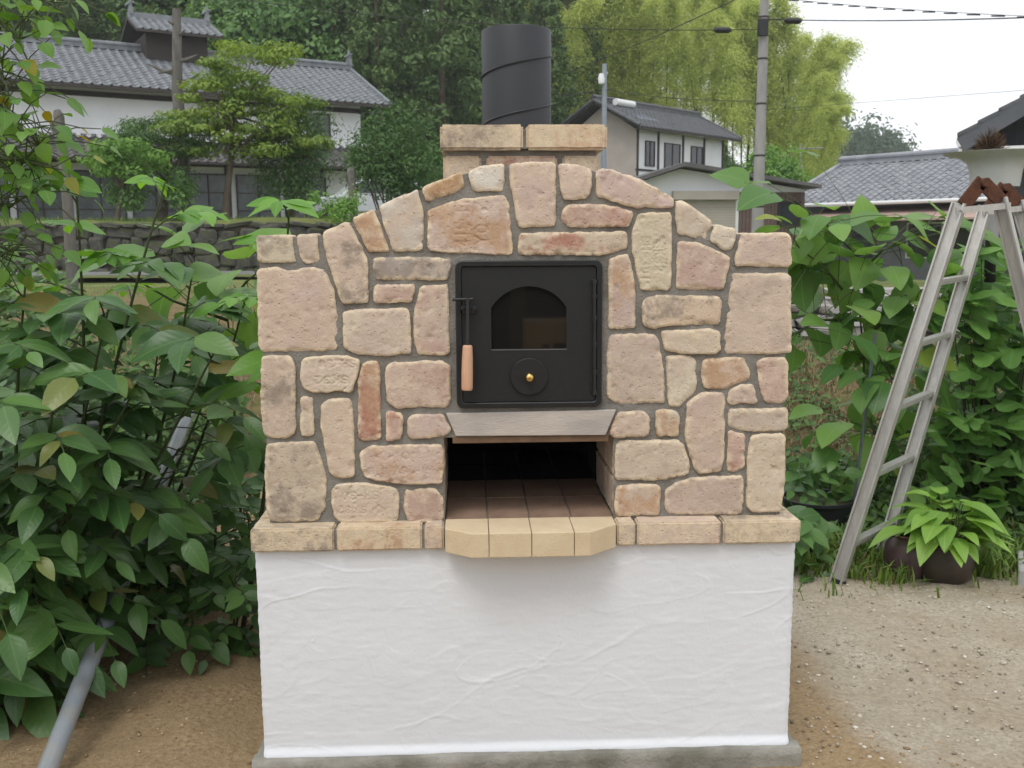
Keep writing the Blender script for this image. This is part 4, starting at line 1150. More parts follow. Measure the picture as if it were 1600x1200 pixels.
mb.box(uS1 + .1, LEN - .2, -.012, -.001, 0, sd - .01); mb.build('siding', M_SIDING, h, kind='stuff')
window(h, uS1 + 1.3, uS1 + 2.0, hd - 1.0, hd - .25, -.036, 1, 1, M_DWOOD)

# ---- single-storey tiled house
A = P(1215, 326, 34); B = P(1500, 311, 29); th, LEN = frame_from(A, B)
zg = -.35
h = tag(empty('tiled_bungalow', (A[0], A[1], zg), th), 'single-storey house with pale grey pantile roof and faded pink awning', 'house')
ze, zr = 2.56 - zg, 4.0 - zg
gable_roof(h, 0, 11, 0, 7.2, ze, zr, .29, .26, mat('pale_pantile', (.33, .345, .37), (.20, .21, .235), .38, 2, spec=.55, detail=8))
M_GREYW = mat('grey_wall', (.24, .25, .26), (.19, .2, .21), .85, 2)
MB().box(.6, 10.4, .8, 6.4, 0, ze - .02).prism([(.8, ze - .03), (3.6, zr - .25), (6.4, ze - .03)], .6, 10.4, 'x').build('wall', M_GREYW, h)
MB().prism([(-.75, ze - .62), (.78, ze - .22), (.78, ze - .17), (-.75, ze - .57)], 1.35, 9.5, 'x').build('awning', M_PINK, h)
MB().tube([(-.1, -.08, ze - .06), (11.1, -.08, ze - .06)], .06, 8).build('gutter', M_WHITE, h)
w = window(h, 4.3, 6.6, 1.15, 2.25, .79, 2, 1, M_WHITE); window(h, 8.0, 9.6, 1.15, 2.25, .79, 2, 1, M_WHITE)
ar = empty('arched_window'); ar.parent = h
pa = [(2.4, .9), (3.2, .9), (3.2, 1.9)] + [(2.8 + .4 * math.cos(a), 1.9 + .25 * math.sin(a)) for a in np.linspace(.3, math.pi - .3, 7)] + [(2.4, 1.9)]
MB().prism(pa, .76, .79, 'y').build('pane', M_WGLASS, ar)
pb = [(2.8 + (p[0] - 2.8) * 1.14, 1.45 + (p[1] - 1.45) * 1.09) for p in pa]
ring_solid(pb, pa, .73, .795).build('frame', mat('tan_window_trim', (.3, .22, .13), None, .7), ar)

# ---- dark timber house at the edge of the lane: its gable faces the yard
T = P(1496, 214, 15.0); th = 0.0
zg = gz(T[0] + 3, T[1] + 2)
h = tag(empty('timber_house', (T[0], T[1], zg), math.radians(-31)), 'dark timber gable of a house with grey tiled verge and white gutter', 'house')
ez = T[2] - zg; sl_ = .60
HW = 4.2
r_ = MB().prism([(0, ez - .10), (HW, ez + HW * sl_ - .10), (2 * HW, ez - .10), (2 * HW, ez), (HW, ez + HW * sl_), (0, ez)], 0, 7, 'y').build('roof', M_DWOOD, h)
mb = MB()
for s in (0, 1):
    x_e = 0 if s == 0 else 2 * HW
    for k in range(16):
        t0, t1 = k / 16, (k + 1.15) / 16
        xa, xb = (x_e + (HW - x_e) * t0, x_e + (HW - x_e) * min(t1, 1)); za, zb_ = ez + HW * sl_ * t0 + .055, ez + HW * sl_ * min(t1, 1) + .02
        mb.add([(xa, -.06, za), (xa, 7, za), (xb, 7, zb_), (xb, -.06, zb_), (xa, -.06, za - .06), (xb, -.06, zb_ - .06), (xa, 7, za - .06), (xb, 7, zb_ - .06)], [(0, 3, 2, 1), (0, 4, 5, 3), (0, 1, 6, 4), (1, 2, 7, 6)])
mb.build('roof_tiles', M_ROOF2, r_, kind='stuff')
M_BARGE = mat('grey_barge_board', (.10, .11, .125), (.07, .078, .09), .6, 4)
mb = MB(); mb.beam((.05, -.03, ez - .12), (HW, -.03, ez + HW * sl_ - .12), .05, .22).beam((2 * HW - .05, -.03, ez - .12), (HW, -.03, ez + HW * sl_ - .12), .05, .22)
mb.build('barge_board', M_BARGE, r_)
MB().prism([(.55, 0), (2 * HW - .55, 0), (2 * HW - .55, ez + .2), (HW, ez + HW * sl_ - .2), (.55, ez + .2)], .65, 6.5, 'y').build('wall', mat('charred_board', (.045, .05, .055), (.03, .033, .036), .8, 5, stretch=(4, 4, .4)), h)
MB().tube([(.05, -.05, ez - .08), (.05, 7, ez - .08)], .07, 8).tube([(.32, .62, ez - .20), (.05, -.02, ez - .20)], .035, 6).build('gutter', M_WHITE, h)
MB().box(.3, .95, .02, .60, ez - .22, ez - .16).build('eave_bracket', M_WHITE, h)

# ---- parked car in front of the farmhouse
c0 = P(478, 320, 30.5); c1 = P(688, 320, 32); th, LEN = frame_from(c0, c1)
zc = gz(c0[0], c0[1])
car = tag(empty('parked_car', (c0[0], c0[1], zc), th), 'silver hatchback parked in front of the farmhouse behind the shrubs', 'car')
k = LEN / 3.9
side = [(0, .35), (.05, .62), (.35, .80), (1.0, .90), (1.55, 1.36), (3.05, 1.40), (3.65, 1.0), (3.85, .8), (3.9, .35)]
MB().prism([(a * k, b_) for a, b_ in side], 0, 1.5, 'y').build('body', M_CAR, car, bevel=.06)
MB().prism([(1.15 * k, .95), (1.6 * k, 1.32), (2.25 * k, 1.33), (2.25 * k, .95)], -.012, 1.512, 'y').build('window', M_WGLASS, car)
MB().prism([(2.33 * k, .95), (2.33 * k, 1.33), (3.0 * k, 1.33), (3.5 * k, .97)], -.012, 1.512, 'y').build('window', M_WGLASS, car)
for u in (.75 * k, 3.1 * k):
    for y_ in (.08, 1.42):
        MB().lathe([(.0, -.1), (.28, -.1), (.30, -.06), (.30, .06), (.28, .1), (.0, .1)], (u, y_, .30), 20, 'y').build('wheel', M_TYRE, car)
MB().box(.02 * k, .10 * k, .12, .42, .60, .74).build('headlight', M_WHITE, car); MB().box(.02 * k, .10 * k, 1.08, 1.38, .60, .74).build('headlight', M_WHITE, car)

# ---- dry stone wall holding the terrace
def stone_block(seed):
    r = np.random.default_rng(seed); bm = bmesh.new(); bmesh.ops.create_cube(bm, size=1)
    bmesh.ops.bevel(bm, geom=list(bm.edges), offset=.16, segments=1, affect='EDGES')
    for v in bm.verts: v.co += Vector(r.normal(0, .045, 3))
    me = bpy.data.meshes.new('wall_stone'); bm.to_mesh(me); bm.free(); return me
BLK = [stone_block(s) for s in range(7)]
def stone_wall(name, label, x0, x1, y, zbase, ztop, sw, sh_, material, cap=None):
    w = tag(empty(name, (x0, y, zbase)), label, 'wall')
    MB().box(0, x1 - x0, .12, .5, -.3, ztop - zbase - .02).build('wall_core', M_BARK if material is M_WSTONE else material, w)
    z = 0; r_ = 0
    meshes = []
    for me in BLK:
        q = me.copy(); q.materials.append(material); meshes.append(q)
    while z < ztop - zbase - .05:
        x = -random.random() * sw; hh = sh_ * random.uniform(.8, 1.25); hh = min(hh, ztop - zbase - z + .03)
        while x < x1 - x0:
            ww = sw * random.uniform(.45, 1.5)
            o = link('stone', random.choice(meshes), w)
            o.location = (x + ww / 2, .13 + random.uniform(-.07, .03), z + hh / 2 + random.uniform(-.25, .25) * hh); o.scale = (ww * random.uniform(.85, 1.1), .34, hh * random.uniform(.8, 1.25))
            o.rotation_euler = (random.choice((0, math.pi)), random.uniform(-.22, .22), random.choice((0, math.pi)))
            x += ww
        z += hh
    return w
stone_wall('terrace_wall', 'dark mossy dry stone wall holding up the terrace below the farmhouse', -15.5, -3.2, 22.05, .5, 1.86, .46, .30, M_WSTONE)
stone_wall('garden_wall', 'low pale stacked stone wall behind the broad-leaved vine', 2.35, 4.6, 6.15, .46, 1.02, .30, .11, M_PSTONE)

# ---- poles and lines
pb = P(1183, 372, 26); pt = P(1194.5, 0, 26); d_ = (pt - pb); ptop = pb + d_ * 1.35; pbot = pb - d_ * ((pb[2] - gz(pb[0], pb[1])) / d_[2] + .05)
up_ = tag(empty('utility_pole', pbot), 'tall grey concrete utility pole beside the shed', 'pole')
mb = MB().tube([(0, 0, 0), tuple(ptop - pbot)], [.165, .095], 16); mb.build('shaft', M_POLE, up_, smooth=True)
for t in (.22, .36, .5, .62, .73):
    q = (ptop - pbot) * t; r_ = .165 - .07 * t + .006; MB().tube([q - d_ * .004, q + d_ * .004], r_, 14).build('band', M_DWOOD, up_)
q = P(1190, 38, 26) - pbot; mb = MB().box(q[0] - .12, q[0] + .12, q[1] - .2, q[1] - .06, q[2] - .3, q[2] + .1); mb.build('cable_box', M_BLACK, up_)
lp_b = P(944, 262, 33); lp_t = P(944.5, 100, 33); zb_ = gz(lp_b[0], lp_b[1])
lp = tag(empty('lamp_post', (lp_b[0], lp_b[1], zb_)), 'thin grey steel post with small white lamp near the village house', 'lamp post')
MB().tube([(0, 0, 0), (lp_t[0] - lp_b[0], lp_t[1] - lp_b[1], lp_t[2] - zb_)], [.10, .075], 12).build('shaft', mat('galvanised_post', (.28, .31, .35), (.22, .25, .28), .5, 6, metal=.3), lp, smooth=True)
q = P(939, 124, 33); MB().lathe([(0, -.18), (.09, -.15), (.11, 0), (.07, .16), (0, .18)], (q[0] - lp_b[0], q[1] - lp_b[1] - .1, q[2] - zb_), 12).build('lamp_head', M_WHITE, lp, smooth=True)
q = P(949, 118, 33); MB().tube([(lp_t[0] - lp_b[0], lp_t[1] - lp_b[1], q[2] - zb_), (q[0] - lp_b[0], q[1] - lp_b[1], q[2] - zb_ + .1)], .03, 6).build('lamp_arm', M_WHITE, lp)
def wire(pts, label, r=.012, sag=.0, beads=0):
    pts = [P(*p) for p in pts]; path = []
    for a, b in zip(pts[:-1], pts[1:]):
        for t in np.linspace(0, 1, 9)[:-1]:
            q = a + (b - a) * t; q[2] -= sag * 4 * t * (1 - t); path.append(q)
    path.append(pts[-1]); c = path[0]
    o = tag(empty('overhead_wire', c), label, 'wire')
    MB().tube([p - c for p in path], r, 5).build('cable', M_WIRE, o)
    if beads:
        mb = MB()
        for t in np.linspace(.03, .97, beads):
            q = pts[0] + (pts[-1] - pts[0]) * t; q[2] -= sag * 4 * t * (1 - t); mb.tube([q - c - np.array([.12, 0, .02]), q - c + np.array([.12, 0, -.02])], r * 2.4, 5)
        mb.build('spacer', M_WIRE, o, kind='stuff')
    return o
wire([(1192, 30, 26), (1620, 27, 20)], 'thick black cable running from the utility pole over the bungalow', .014, .05)
wire([(1192, -6, 26), (1620, 26, 17)], 'spiral-hung cable with spacers above the bungalow', .006, .05, 15)
wire([(1190, 46, 26), (380, 0, 27)], 'thin black cable crossing in front of the dark wooded hillside', .011, .25)
wire([(945, 140, 33), (560, 178, 36)], 'slack service wire from the lamp post to the farmhouse', .012, .1)
wire([(945, 140, 33), (1191, 158, 26.2)], 'service wire between lamp post and utility pole', .010, .1)
wire([(1188, -20, 26), (880, 115, 40)], 'dark wire slanting down across the bamboo', .014, .1)
wire([(1192, 172, 26), (1640, 138, 17)], 'faint thin wire from the utility pole to the dark timber gable', .004)
for px, py, nm in ((1129, 47, 'black cable joint box hanging on the wire across the bamboo'), (1239, 32.5, 'black cable joint box hanging on the thick cable by the pole')):
    q = P(px, py, 25.6); o = MB().tube([(-.22, 0, 0), (-.16, 0, .0), (.16, 0, 0), (.22, 0, 0)], [.03, .075, .075, .03], 8).build('cable_joint', M_BLACK); o.location = q; tag(o, nm, 'cable box', None)
q = P(1265, 233, 46); zb_ = gz(q[0], q[1])
an = tag(empty('tv_antenna', (q[0], q[1], zb_)), 'thin rooftop television antenna in front of the bamboo edge', 'antenna')
MB().tube([(-.4, 0, 0), (-.4, 0, q[2] - zb_ + .2)], .03, 6).build('mast', M_POLE, an)
mb = MB().tube([(-.6, 0, q[2] - zb_), (.6, 0, q[2] - zb_ + .06)], .025, 6)
for x in np.linspace(-.55, .55, 7): mb.tube([(x, -.4, q[2] - zb_ + .03), (x, .4, q[2] - zb_ + .03)], .012, 5)
mb.build('boom', M_POLE, an)
# ================================================================= TREES AND WOODS
def unit(v): return v / (np.linalg.norm(v, axis=-1, keepdims=True) + 1e-9)
def leaf_mass(name, Cn, Nr, Ln, aspect, tint, material, direction=None, fold=.18):
    N = len(Cn); Nr = unit(Nr)
    rnd = RNG.normal(size=(N, 3)) if direction is None else direction + RNG.normal(0, .25, (N, 3))
    t = unit(rnd - Nr * (rnd * Nr).sum(1, keepdims=True)); s = np.cross(Nr, t)
    Ln = np.broadcast_to(Ln, (N,))[:, None]; Wd = Ln * aspect
    V = np.stack([Cn - t * Ln * .5, Cn + s * Wd * .5 + Nr * Wd * fold - t * Ln * .06, Cn + t * Ln * .5 - Nr * Ln * .08, Cn - s * Wd * .5 + Nr * Wd * fold - t * Ln * .06], 1).reshape(-1, 3)
    b = (np.arange(N) * 4)[:, None]
    F = np.concatenate([b + [0, 1, 2], b + [0, 2, 3]], 1).reshape(-1, 3)
    me = fast_mesh(name, V, F); fattr(me, 'tint', np.repeat(np.clip(tint, 0, 1), 4)); me.materials.append(material)
    return me
def clumps(cs, rs, per, flat=1.0, leaf=.3, aspect=.5, up=.3, tint_var=.35, material=None, name='crown', seed_t=None, shell=.55):
    cs = np.asarray(cs, float); rs = np.broadcast_to(np.asarray(rs, float), (len(cs),))
    M_ = len(cs); ct = RNG.random(M_) if seed_t is None else seed_t
    d = unit(RNG.normal(size=(M_, per, 3))); r = (shell + (1 - shell) * RNG.random((M_, per, 1))) * (1 + .25 * RNG.normal(size=(M_, per, 1)) * .6)
    p = cs[:, None] + d * r * rs[:, None, None] * np.array([1, 1, flat])
    n_ = d + np.array([0, 0, up]) + RNG.normal(0, .35, (M_, per, 3))
    ti = ct[:, None] * tint_var + .5 - tint_var / 2 + RNG.normal(0, .16, (M_, per))
    return leaf_mass(name, p.reshape(-1, 3), n_.reshape(-1, 3), leaf * RNG.uniform(.7, 1.3, M_ * per), aspect, ti.ravel(), material)
def trunk_mesh(name, H, r0, bend=.3, branches=(), material=None, seg=9):
    pts = [np.array([bend * math.sin(t * 2.2) * t, bend * .6 * math.sin(t * 3.1 + 1) * t, H * t]) for t in np.linspace(0, 1, 7)]
    mb = MB().tube(pts, [r0 * (1.15 - .95 * t) for t in np.linspace(0, 1, 7)], seg)
    for t, e, r in branches:
        a = pts[0] + (pts[-1] - pts[0]) * t; e = np.asarray(e, float)
        mb.tube([a, a * .5 + e * .5 + np.array([0, 0, .05 * H * .2]), e], [r, r * .7, r * .3], 6)
    me = mb.mesh(name); me.materials.append(material or M_BARK); return me
def proto_cedar(k):
    H = 13.0; cs = []; rs = []
    for i in range(120):
        t = .12 + .88 * RNG.random() ** .8; R_ = 2.7 * (1 - t) ** .75 + .25; a = RNG.uniform(0, 6.28); q = RNG.uniform(.45, 1.0)
        cs.append((R_ * q * math.cos(a), R_ * q * math.sin(a), H * t - .35 * R_ * q)); rs.append(RNG.uniform(.45, .85) * (1.1 - .4 * t))
    return trunk_mesh('trunk', H * .98, .2, .15), clumps(cs, rs, 75, .8, .30, .42, .2, .5, A_CEDAR)
def proto_broad(k, material, H=11.0, R_=3.4, n_=70, leaf=.30, rs_=(.7, 1.3)):
    cs = []; rs = []
    for i in range(n_):
        d = RNG.normal(size=3); d /= np.linalg.norm(d); d[2] = abs(d[2]) * 1.1 - .35
        q = RNG.uniform(.6, 1.0)
        cs.append((d[0] * R_ * q, d[1] * R_ * q, H * .58 + d[2] * H * .40 * q)); rs.append(RNG.uniform(*rs_))
    br = [(RNG.uniform(.35, .6), np.array(cs[i]) * .75, .07) for i in range(0, n_, 6)]
    return trunk_mesh('trunk', H * .7, .22, .5, br), clumps(cs, rs, int(9000 / n_), .85, leaf, .55, .35, .55, material)
def proto_bamboo(k):
    H = 12.5; lean = RNG.uniform(1.2, 2.2); pts = []
    for t in np.linspace(0, 1, 12): pts.append(np.array([lean * t ** 2.6 + .35 * t ** 8, .25 * math.sin(3 * t + k), H * (t - .12 * t ** 7)]))
    me_t = MB().tube(pts, [.06 * (1.1 - .95 * t) for t in np.linspace(0, 1, 12)], 6).mesh('culm'); me_t.materials.append(M_STEM)
    P_ = []; T_ = []; Dn = []; L_ = []
    pa = np.array(pts)
    for i in range(110):
        t = .30 + .70 * RNG.random() ** .75; x = t * 11; j = min(int(x), 10); c = pa[j] + (pa[j + 1] - pa[j]) * (x - j)
        a = RNG.uniform(0, 6.28); R_ = RNG.uniform(.6, 2.3) * (1.15 - .72 * t); ct = RNG.random()
        e = np.array([math.cos(a), math.sin(a), 0]) * R_
        m_ = 70
        s = RNG.random(m_)[:, None]
        q = c + e * s + np.array([0, 0, 1]) * (.25 * s - .75 * s ** 2) * R_ + RNG.normal(0, .20, (m_, 3))
        P_.append(q); T_.append(np.full(m_, ct * .6 + .2) + RNG.normal(0, .15, m_)); Dn.append(np.tile(e / R_ * .8 + np.array([0, 0, -.75]), (m_, 1)))
    Pq = np.concatenate(P_); Dq = np.concatenate(Dn)
    Nr = RNG.normal(0, .6, Pq.shape) + np.array([0, 0, .9])
    return me_t, leaf_mass('foliage', Pq, Nr, RNG.uniform(.13, .27, len(Pq)), .28, np.concatenate(T_), A_BAMBOO, Dq)
CED = [proto_cedar(k) for k in range(3)]
BRD = [proto_broad(k, A_BROAD) for k in range(3)]
BRL = [proto_broad(k, A_BROADL, 9.5, 2.8, 60, .28) for k in range(2)]
BAM = [proto_bamboo(k) for k in range(5)]
def tree(name, protos, x, y, s, label, group, parts=('trunk', 'crown'), cat='tree', rz=None, dz=0.0, sz=1.0, proto=None):
    t_, c_ = protos[proto if proto is not None else random.randrange(len(protos))]
    o = tag(empty(name, (x, y, gz(x, y) - .15 + dz), random.uniform(0, 6.28) if rz is None else rz), label, cat, group)
    o.scale = (s, s, s * sz)
    link(parts[0], t_, o); link(parts[1], c_, o)
    return o
# mixed dark wood on the slope behind the farmhouse
FHX, FHY = FH[0], FH[1]
def at(px, D):               # ground point in the direction of column px
    p = P(px, 373, D); return p[0], p[1]
for D, step, x0_, x1_ in ((49, 66, 395, 800), (55, 72, -60, 860), (62, 70, -90, 900), (70, 66, -70, 900), (80, 72, -60, 960), (92, 80, -40, 1000)):
    px = x0_ + random.uniform(0, 30)
    while px < x1_:
        x, y = at(px + random.uniform(-14, 14), D + random.uniform(-2.5, 2.5))
        r = random.random()
        if D < 60 and 390 < px < 520 or r < .22 and px < 520:
            tree('broadleaf_tree', BRD, x, y, random.uniform(.95, 1.25), 'dark rounded broadleaf tree in the wooded slope behind the farmhouse', 'broadleaf trees in the dark wood')
        elif r < .40 and px < 330 and D > 50:
            tree('bamboo', BAM, x, y, random.uniform(.95, 1.15), 'yellow-green bamboo plume showing among the dark trees behind the farmhouse', 'bamboo among the dark trees', ('culm', 'foliage'), 'bamboo')
        else:
            tree('cedar_tree', CED, x, y, random.uniform(.85, 1.15), 'dark conical cedar in the wooded slope behind the farmhouse', 'cedars in the dark wood')
        px += step * random.uniform(.8, 1.2)
# bright bamboo grove on the right slope
for D, step, x0_, x1_ in ((60, 27, 840, 1255), (64, 27, 830, 1262), (69, 28, 830, 1255), (75, 30, 800, 1240), (83, 36, 760, 1200)):
    px = x0_ + random.uniform(0, 20)
    while px < x1_:
        x, y = at(px + random.uniform(-10, 10), D + random.uniform(-2.5, 2.5))
        edge_ = max(0, (px - 1050) / 210)
        tree('bamboo', BAM, x, y, random.uniform(.85, 1.08) * (1 + .10 * edge_), 'tall feathery yellow-green bamboo in the grove above the village house', 'bamboo grove above the village house', ('culm', 'foliage'), 'bamboo')
        px += step * random.uniform(.75, 1.25)
for k, (px, D, s) in enumerate(((1258, 57, .66), (1272, 58, .66), (1282, 60, .56), (1262, 63, .92), (1240, 61, 1.0), (1250, 59, .8), (1275, 61, .75), (1262, 60, .72), (1248, 64, 1.0))):
    x, y = at(px, D); tree('bamboo', BAM, x, y, s, 'arching bamboo at the outer edge of the grove against the white sky', 'bamboo at the edge of the grove', ('culm', 'foliage'), 'bamboo', rz=random.uniform(-.5, .5))
for k, (px, D, s, lab) in enumerate(((1200, 44, .62, 'bright green rounded tree standing behind the concrete utility pole'), (1262, 50, .42, 'small light green tree beyond the tiled bungalow roof'), (872, 50, .5, 'light green leafy tree behind the dark flue pipe'))):
    x, y = at(px, D); tree('leafy_tree', BRL, x, y, s, lab, None)
for k, (px, D, s) in enumerate(((880, 57, .34), (905, 58, .38), (1130, 57.5, .36), (1165, 56, .4), (1100, 60, .42), (1235, 55, .38), (1255, 53, .36), (850, 54, .4), (700, 46, .36), (740, 46.5, .42), (660, 47, .4))):
    x, y = at(px, D); tree('hillside_bush', BRD, x, y, s, 'leafy bush filling the foot of the wooded slope behind the houses', 'bushes at the foot of the wooded slope', cat='bush', dz=-.8)
# far wooded ridge beyond the lane
_cs = []; _rs = []
for k in range(420):
    px = random.uniform(1270, 1420); D = random.uniform(170, 230); t_ = max(0, 1 - ((px - 1315) / 100) ** 2)
    top = (22.5 - (px - 1310) * .055) * (1 if px > 1300 else .9)
    q = P(px, 373, D); _cs.append((q[0], q[1], random.uniform(-1, top))); _rs.append(random.uniform(1.6, 3.0))
fo = link('far_wood', clumps(_cs, _rs, 120, 1.0, .9, .6, .3, .5, A_FAR, 'far_wood'), None); tag(fo, 'distant wooded ridge beyond the tiled bungalow', 'woods', None, 'stuff')

# ---- garden trees in front of the farmhouse
def garden_tree(name, px, py_base, D, label, crown_cs, crown_rs, per, leaf, aspect, material, trunk_h, trunk_r, flat=.6, zb=None, bend=.3, bark=None, br=True):
    b = P(px, py_base, D); zb = gz(b[0], b[1]) if zb is None else zb
    o = tag(empty(name, (b[0], b[1], zb)), label, 'tree')
    cs = np.array([P(cx, cy, cd) for cx, cy, cd in crown_cs]) - np.array([b[0], b[1], zb])
    link('crown', clumps(cs, np.array(crown_rs), per, flat, leaf, aspect, .5, .5, material), o)
    bs = [(RNG.uniform(.55, .95), c * np.array([.92, .92, .97]), trunk_r * .35) for c in cs[::3]] if br else []
    link('trunk', trunk_mesh('trunk', trunk_h, trunk_r, bend, bs, bark or M_BARK), o)
    return o
def scatter(n_, x0, x1, y0, y1, D, shape=None, jitter=.8):
    out = []
    while len(out) < n_:
        x, y = random.uniform(x0, x1), random.uniform(y0, y1)
        if shape is None or shape(x, y): out.append((x, y, D + random.uniform(-jitter, jitter)))
    return out
D0 = 26.5
sh_ = lambda x, y: abs(x - 390 + (y - 160) * .15) < 30 + 95 * max(0, (y - 55) / 150) ** .6 and y < 245
cs = scatter(80, 262, 505, 65, 245, D0, sh_)
garden_tree('maple_tree', 352, 318, D0, 'layered light green garden maple in front of the farmhouse', cs, [random.uniform(.30, .62) for _ in cs], 130, .13, .5, A_MAPLE, 3.1, .10, .35, bend=.4)
D0 = 27.5
cs = scatter(55, 385, 512, 150, 310, D0, lambda x, y: ((x - 452) / 62) ** 2 + ((y - 232) / 80) ** 2 < 1)
garden_tree('yew_tree', 455, 325, D0, 'dense dark evergreen beside the light green maple', cs, [random.uniform(.4, .7) for _ in cs], 150, .12, .35, A_YEW, 2.4, .11, .8)
D0 = 27
cs = scatter(40, 175, 330, 190, 255, D0, lambda x, y: abs(y - 215 + (x - 250) * .08) < 30)
garden_tree('pine_tree', 255, 325, D0, 'spreading dark garden pine under the maple branches', cs, [random.uniform(.32, .55) for _ in cs], 140, .15, .22, A_YEW, 2.0, .10, .35)
cs = scatter(30, 140, 250, 225, 275, 25.5, lambda x, y: ((x - 195) / 55) ** 2 + ((y - 250) / 28) ** 2 < 1)
garden_tree('garden_shrub', 182, 315, 25.5, 'light green low garden tree in front of the farmhouse doors', cs, [random.uniform(.28, .5) for _ in cs], 120, .13, .4, A_BROADL, 1.5, .06, .45)
cs = scatter(22, 180, 300, 275, 318, 26, None)
garden_tree('clipped_shrub', 240, 322, 26, 'low dark shrub at the edge of the terrace below the pine', cs, [random.uniform(.3, .45) for _ in cs], 120, .11, .5, A_BROAD, .6, .05, .8, br=False)
D0 = 24.5
cs = scatter(58, 548, 684, 190, 305, D0, lambda x, y: ((x - 616) / 66) ** 2 + ((y - 246) / 58) ** 2 < 1)
cs += [(x, y, D0) for x, y in ((600, 190), (640, 182), (655, 196), (580, 200), (668, 214), (622, 178))]
garden_tree('round_shrub', 596, 330, D0, 'bushy round conifer between the farmhouse and the oven chimney', cs, [random.uniform(.32, .55) for _ in cs], 170, .12, .28, A_YEW, 1.5, .07, 1.0)
cs = scatter(10, 490, 560, 305, 335, 23.4)
garden_tree('small_bush', 510, 338, 23.4, 'small bright bush on the terrace edge in front of the car', cs, [random.uniform(.2, .32) for _ in cs], 110, .09, .5, A_BROADL, .4, .03, .9, br=False)
# bare trunks
b = P(285, 322, 27.8); zb = gz(b[0], b[1]); t0 = P(276, 14, 27.8) - np.array([b[0], b[1], zb])
o = tag(empty('dead_trunk', (b[0], b[1], zb)), 'tall bare lopped tree trunk rising in front of the ridge cupola', 'tree trunk')
MB().tube([(0, 0, 0), tuple(t0 * .3 + np.array([.06, 0, 0])), tuple(t0 * .62 - np.array([.05, 0, 0])), tuple(t0)], [.20, .17, .15, .11], 12).build('trunk', M_BARKG, o, smooth=True)
mb = MB()
for t, dx, dz in ((.70, -.75, .25), (.66, .7, .30), (.76, .55, .15), (.72, -.5, -.1), (.88, .25, .12), (.93, -.2, .05)):
    a = t0 * t; mb.tube([a, a + np.array([dx * .5, -.1, dz * .3]), a + np.array([dx, -.15, dz])], [.06, .045, .02], 6)
mb.build('branch_stub', M_BARKG, o)
for (px, pt_, pb_, D, r, lab) in ((103, 172, 300, 16, .085, 'short grey sawn trunk standing among the yellowish branches'), (552, 262, 330, 23.6, .10, 'short pale sawn stump in front of the car')):
    b = P(px, pb_, D); zb = gz(b[0], b[1]); tz = P(px - 3, pt_, D)[2] - zb
    o = MB().tube([(0, 0, 0), (.02, 0, tz * .5), (-.03, 0, tz * .97), (-.05, 0, tz)], [r * 1.1, r, r * .95, r * .6], 12).tube([(0, 0, tz * .75), (-.16, 0, tz * .95)], [.04, .03], 6).build('sawn_trunk', M_BARKG)
    o.location = (b[0], b[1], zb); tag(o, lab, 'tree trunk')
# grass and weeds of the terrace edge and the field banks
def blades(name, n_, xr, yr, hmin, hmax, material, keep=None, lean=.5, width=.05):
    x = RNG.uniform(*xr, n_); y = RNG.uniform(*yr, n_)
    if keep is not None:
        k = keep(x, y); x, y = x[k], y[k]
    n_ = len(x); z = ground_z(x, y)
    h_ = RNG.uniform(hmin, hmax, n_); a = RNG.uniform(0, 6.28, n_); ln = RNG.uniform(.1, 1, n_) * lean
    d = np.stack([np.cos(a), np.sin(a), np.zeros(n_)], 1); s = np.stack([-np.sin(a), np.cos(a), np.zeros(n_)], 1)
    b = np.stack([x, y, z - .01], 1); u = np.array([0, 0, 1.0]); w = (h_ * width)[:, None]
    mid = b + u * (h_ * .6)[:, None] + d * (h_ * ln * .3)[:, None]; tip = b + u * (h_ * (1 - .35 * ln))[:, None] + d * (h_ * ln)[:, None]
    V = np.stack([b - s * w, b + s * w, mid + s * w * .8, mid - s * w * .8, tip], 1).reshape(-1, 3)
    q = (np.arange(n_) * 5)[:, None]
    F = np.concatenate([q + [0, 1, 2], q + [0, 2, 3], q + [3, 2, 4]], 1).reshape(-1, 3)
    me = fast_mesh(name, V, F); fattr(me, 'tint', np.repeat(RNG.random(n_), 5)); me.materials.append(material)
    return link(name, me, None, None, False, 'stuff')
tag(blades('terrace_grass', 16000, (-16, 1), (22.5, 27), .04, .20, A_GRASS, lambda x, y: noise2(x, y, 1.1, 3) + RNG.random(len(x)) * .5 > .1, .7), 'rough grass along the top of the terrace wall', 'grass')
tag(blades('bank_grass', 20000, (1.1, 4.4), (2.9, 6.0), .03, .11, A_DRYG, lambda x, y: ground_z(x, y) > .06, 2.2, .035), 'dry brown grass on the bank behind the yard', 'grass')
tag(blades('dry_grass', 16000, (-5, -.3), (1.9, 6), .03, .10, A_DRYG, lambda x, y: ground_z(x, y) > .25, 2.0, .035), 'dry trampled grass on the bank behind the saplings', 'grass')
tag(blades('field_grass', 12000, (-9, -.5), (6, 16), .03, .10, A_DRYG, None, .9, .04), 'straw-coloured stubble of the field behind the bank', 'grass')
tag(blades('yard_grass', 20000, (.85, 3.2), (1.15, 3.2), .03, .15, A_GRASS, lambda x, y: (y > 1.42 + .25 * noise2(x, y, 2.2, 5)) | (RNG.random(len(x)) < .05), .8, .05), 'short green weeds and grass along the back of the gravel', 'grass')
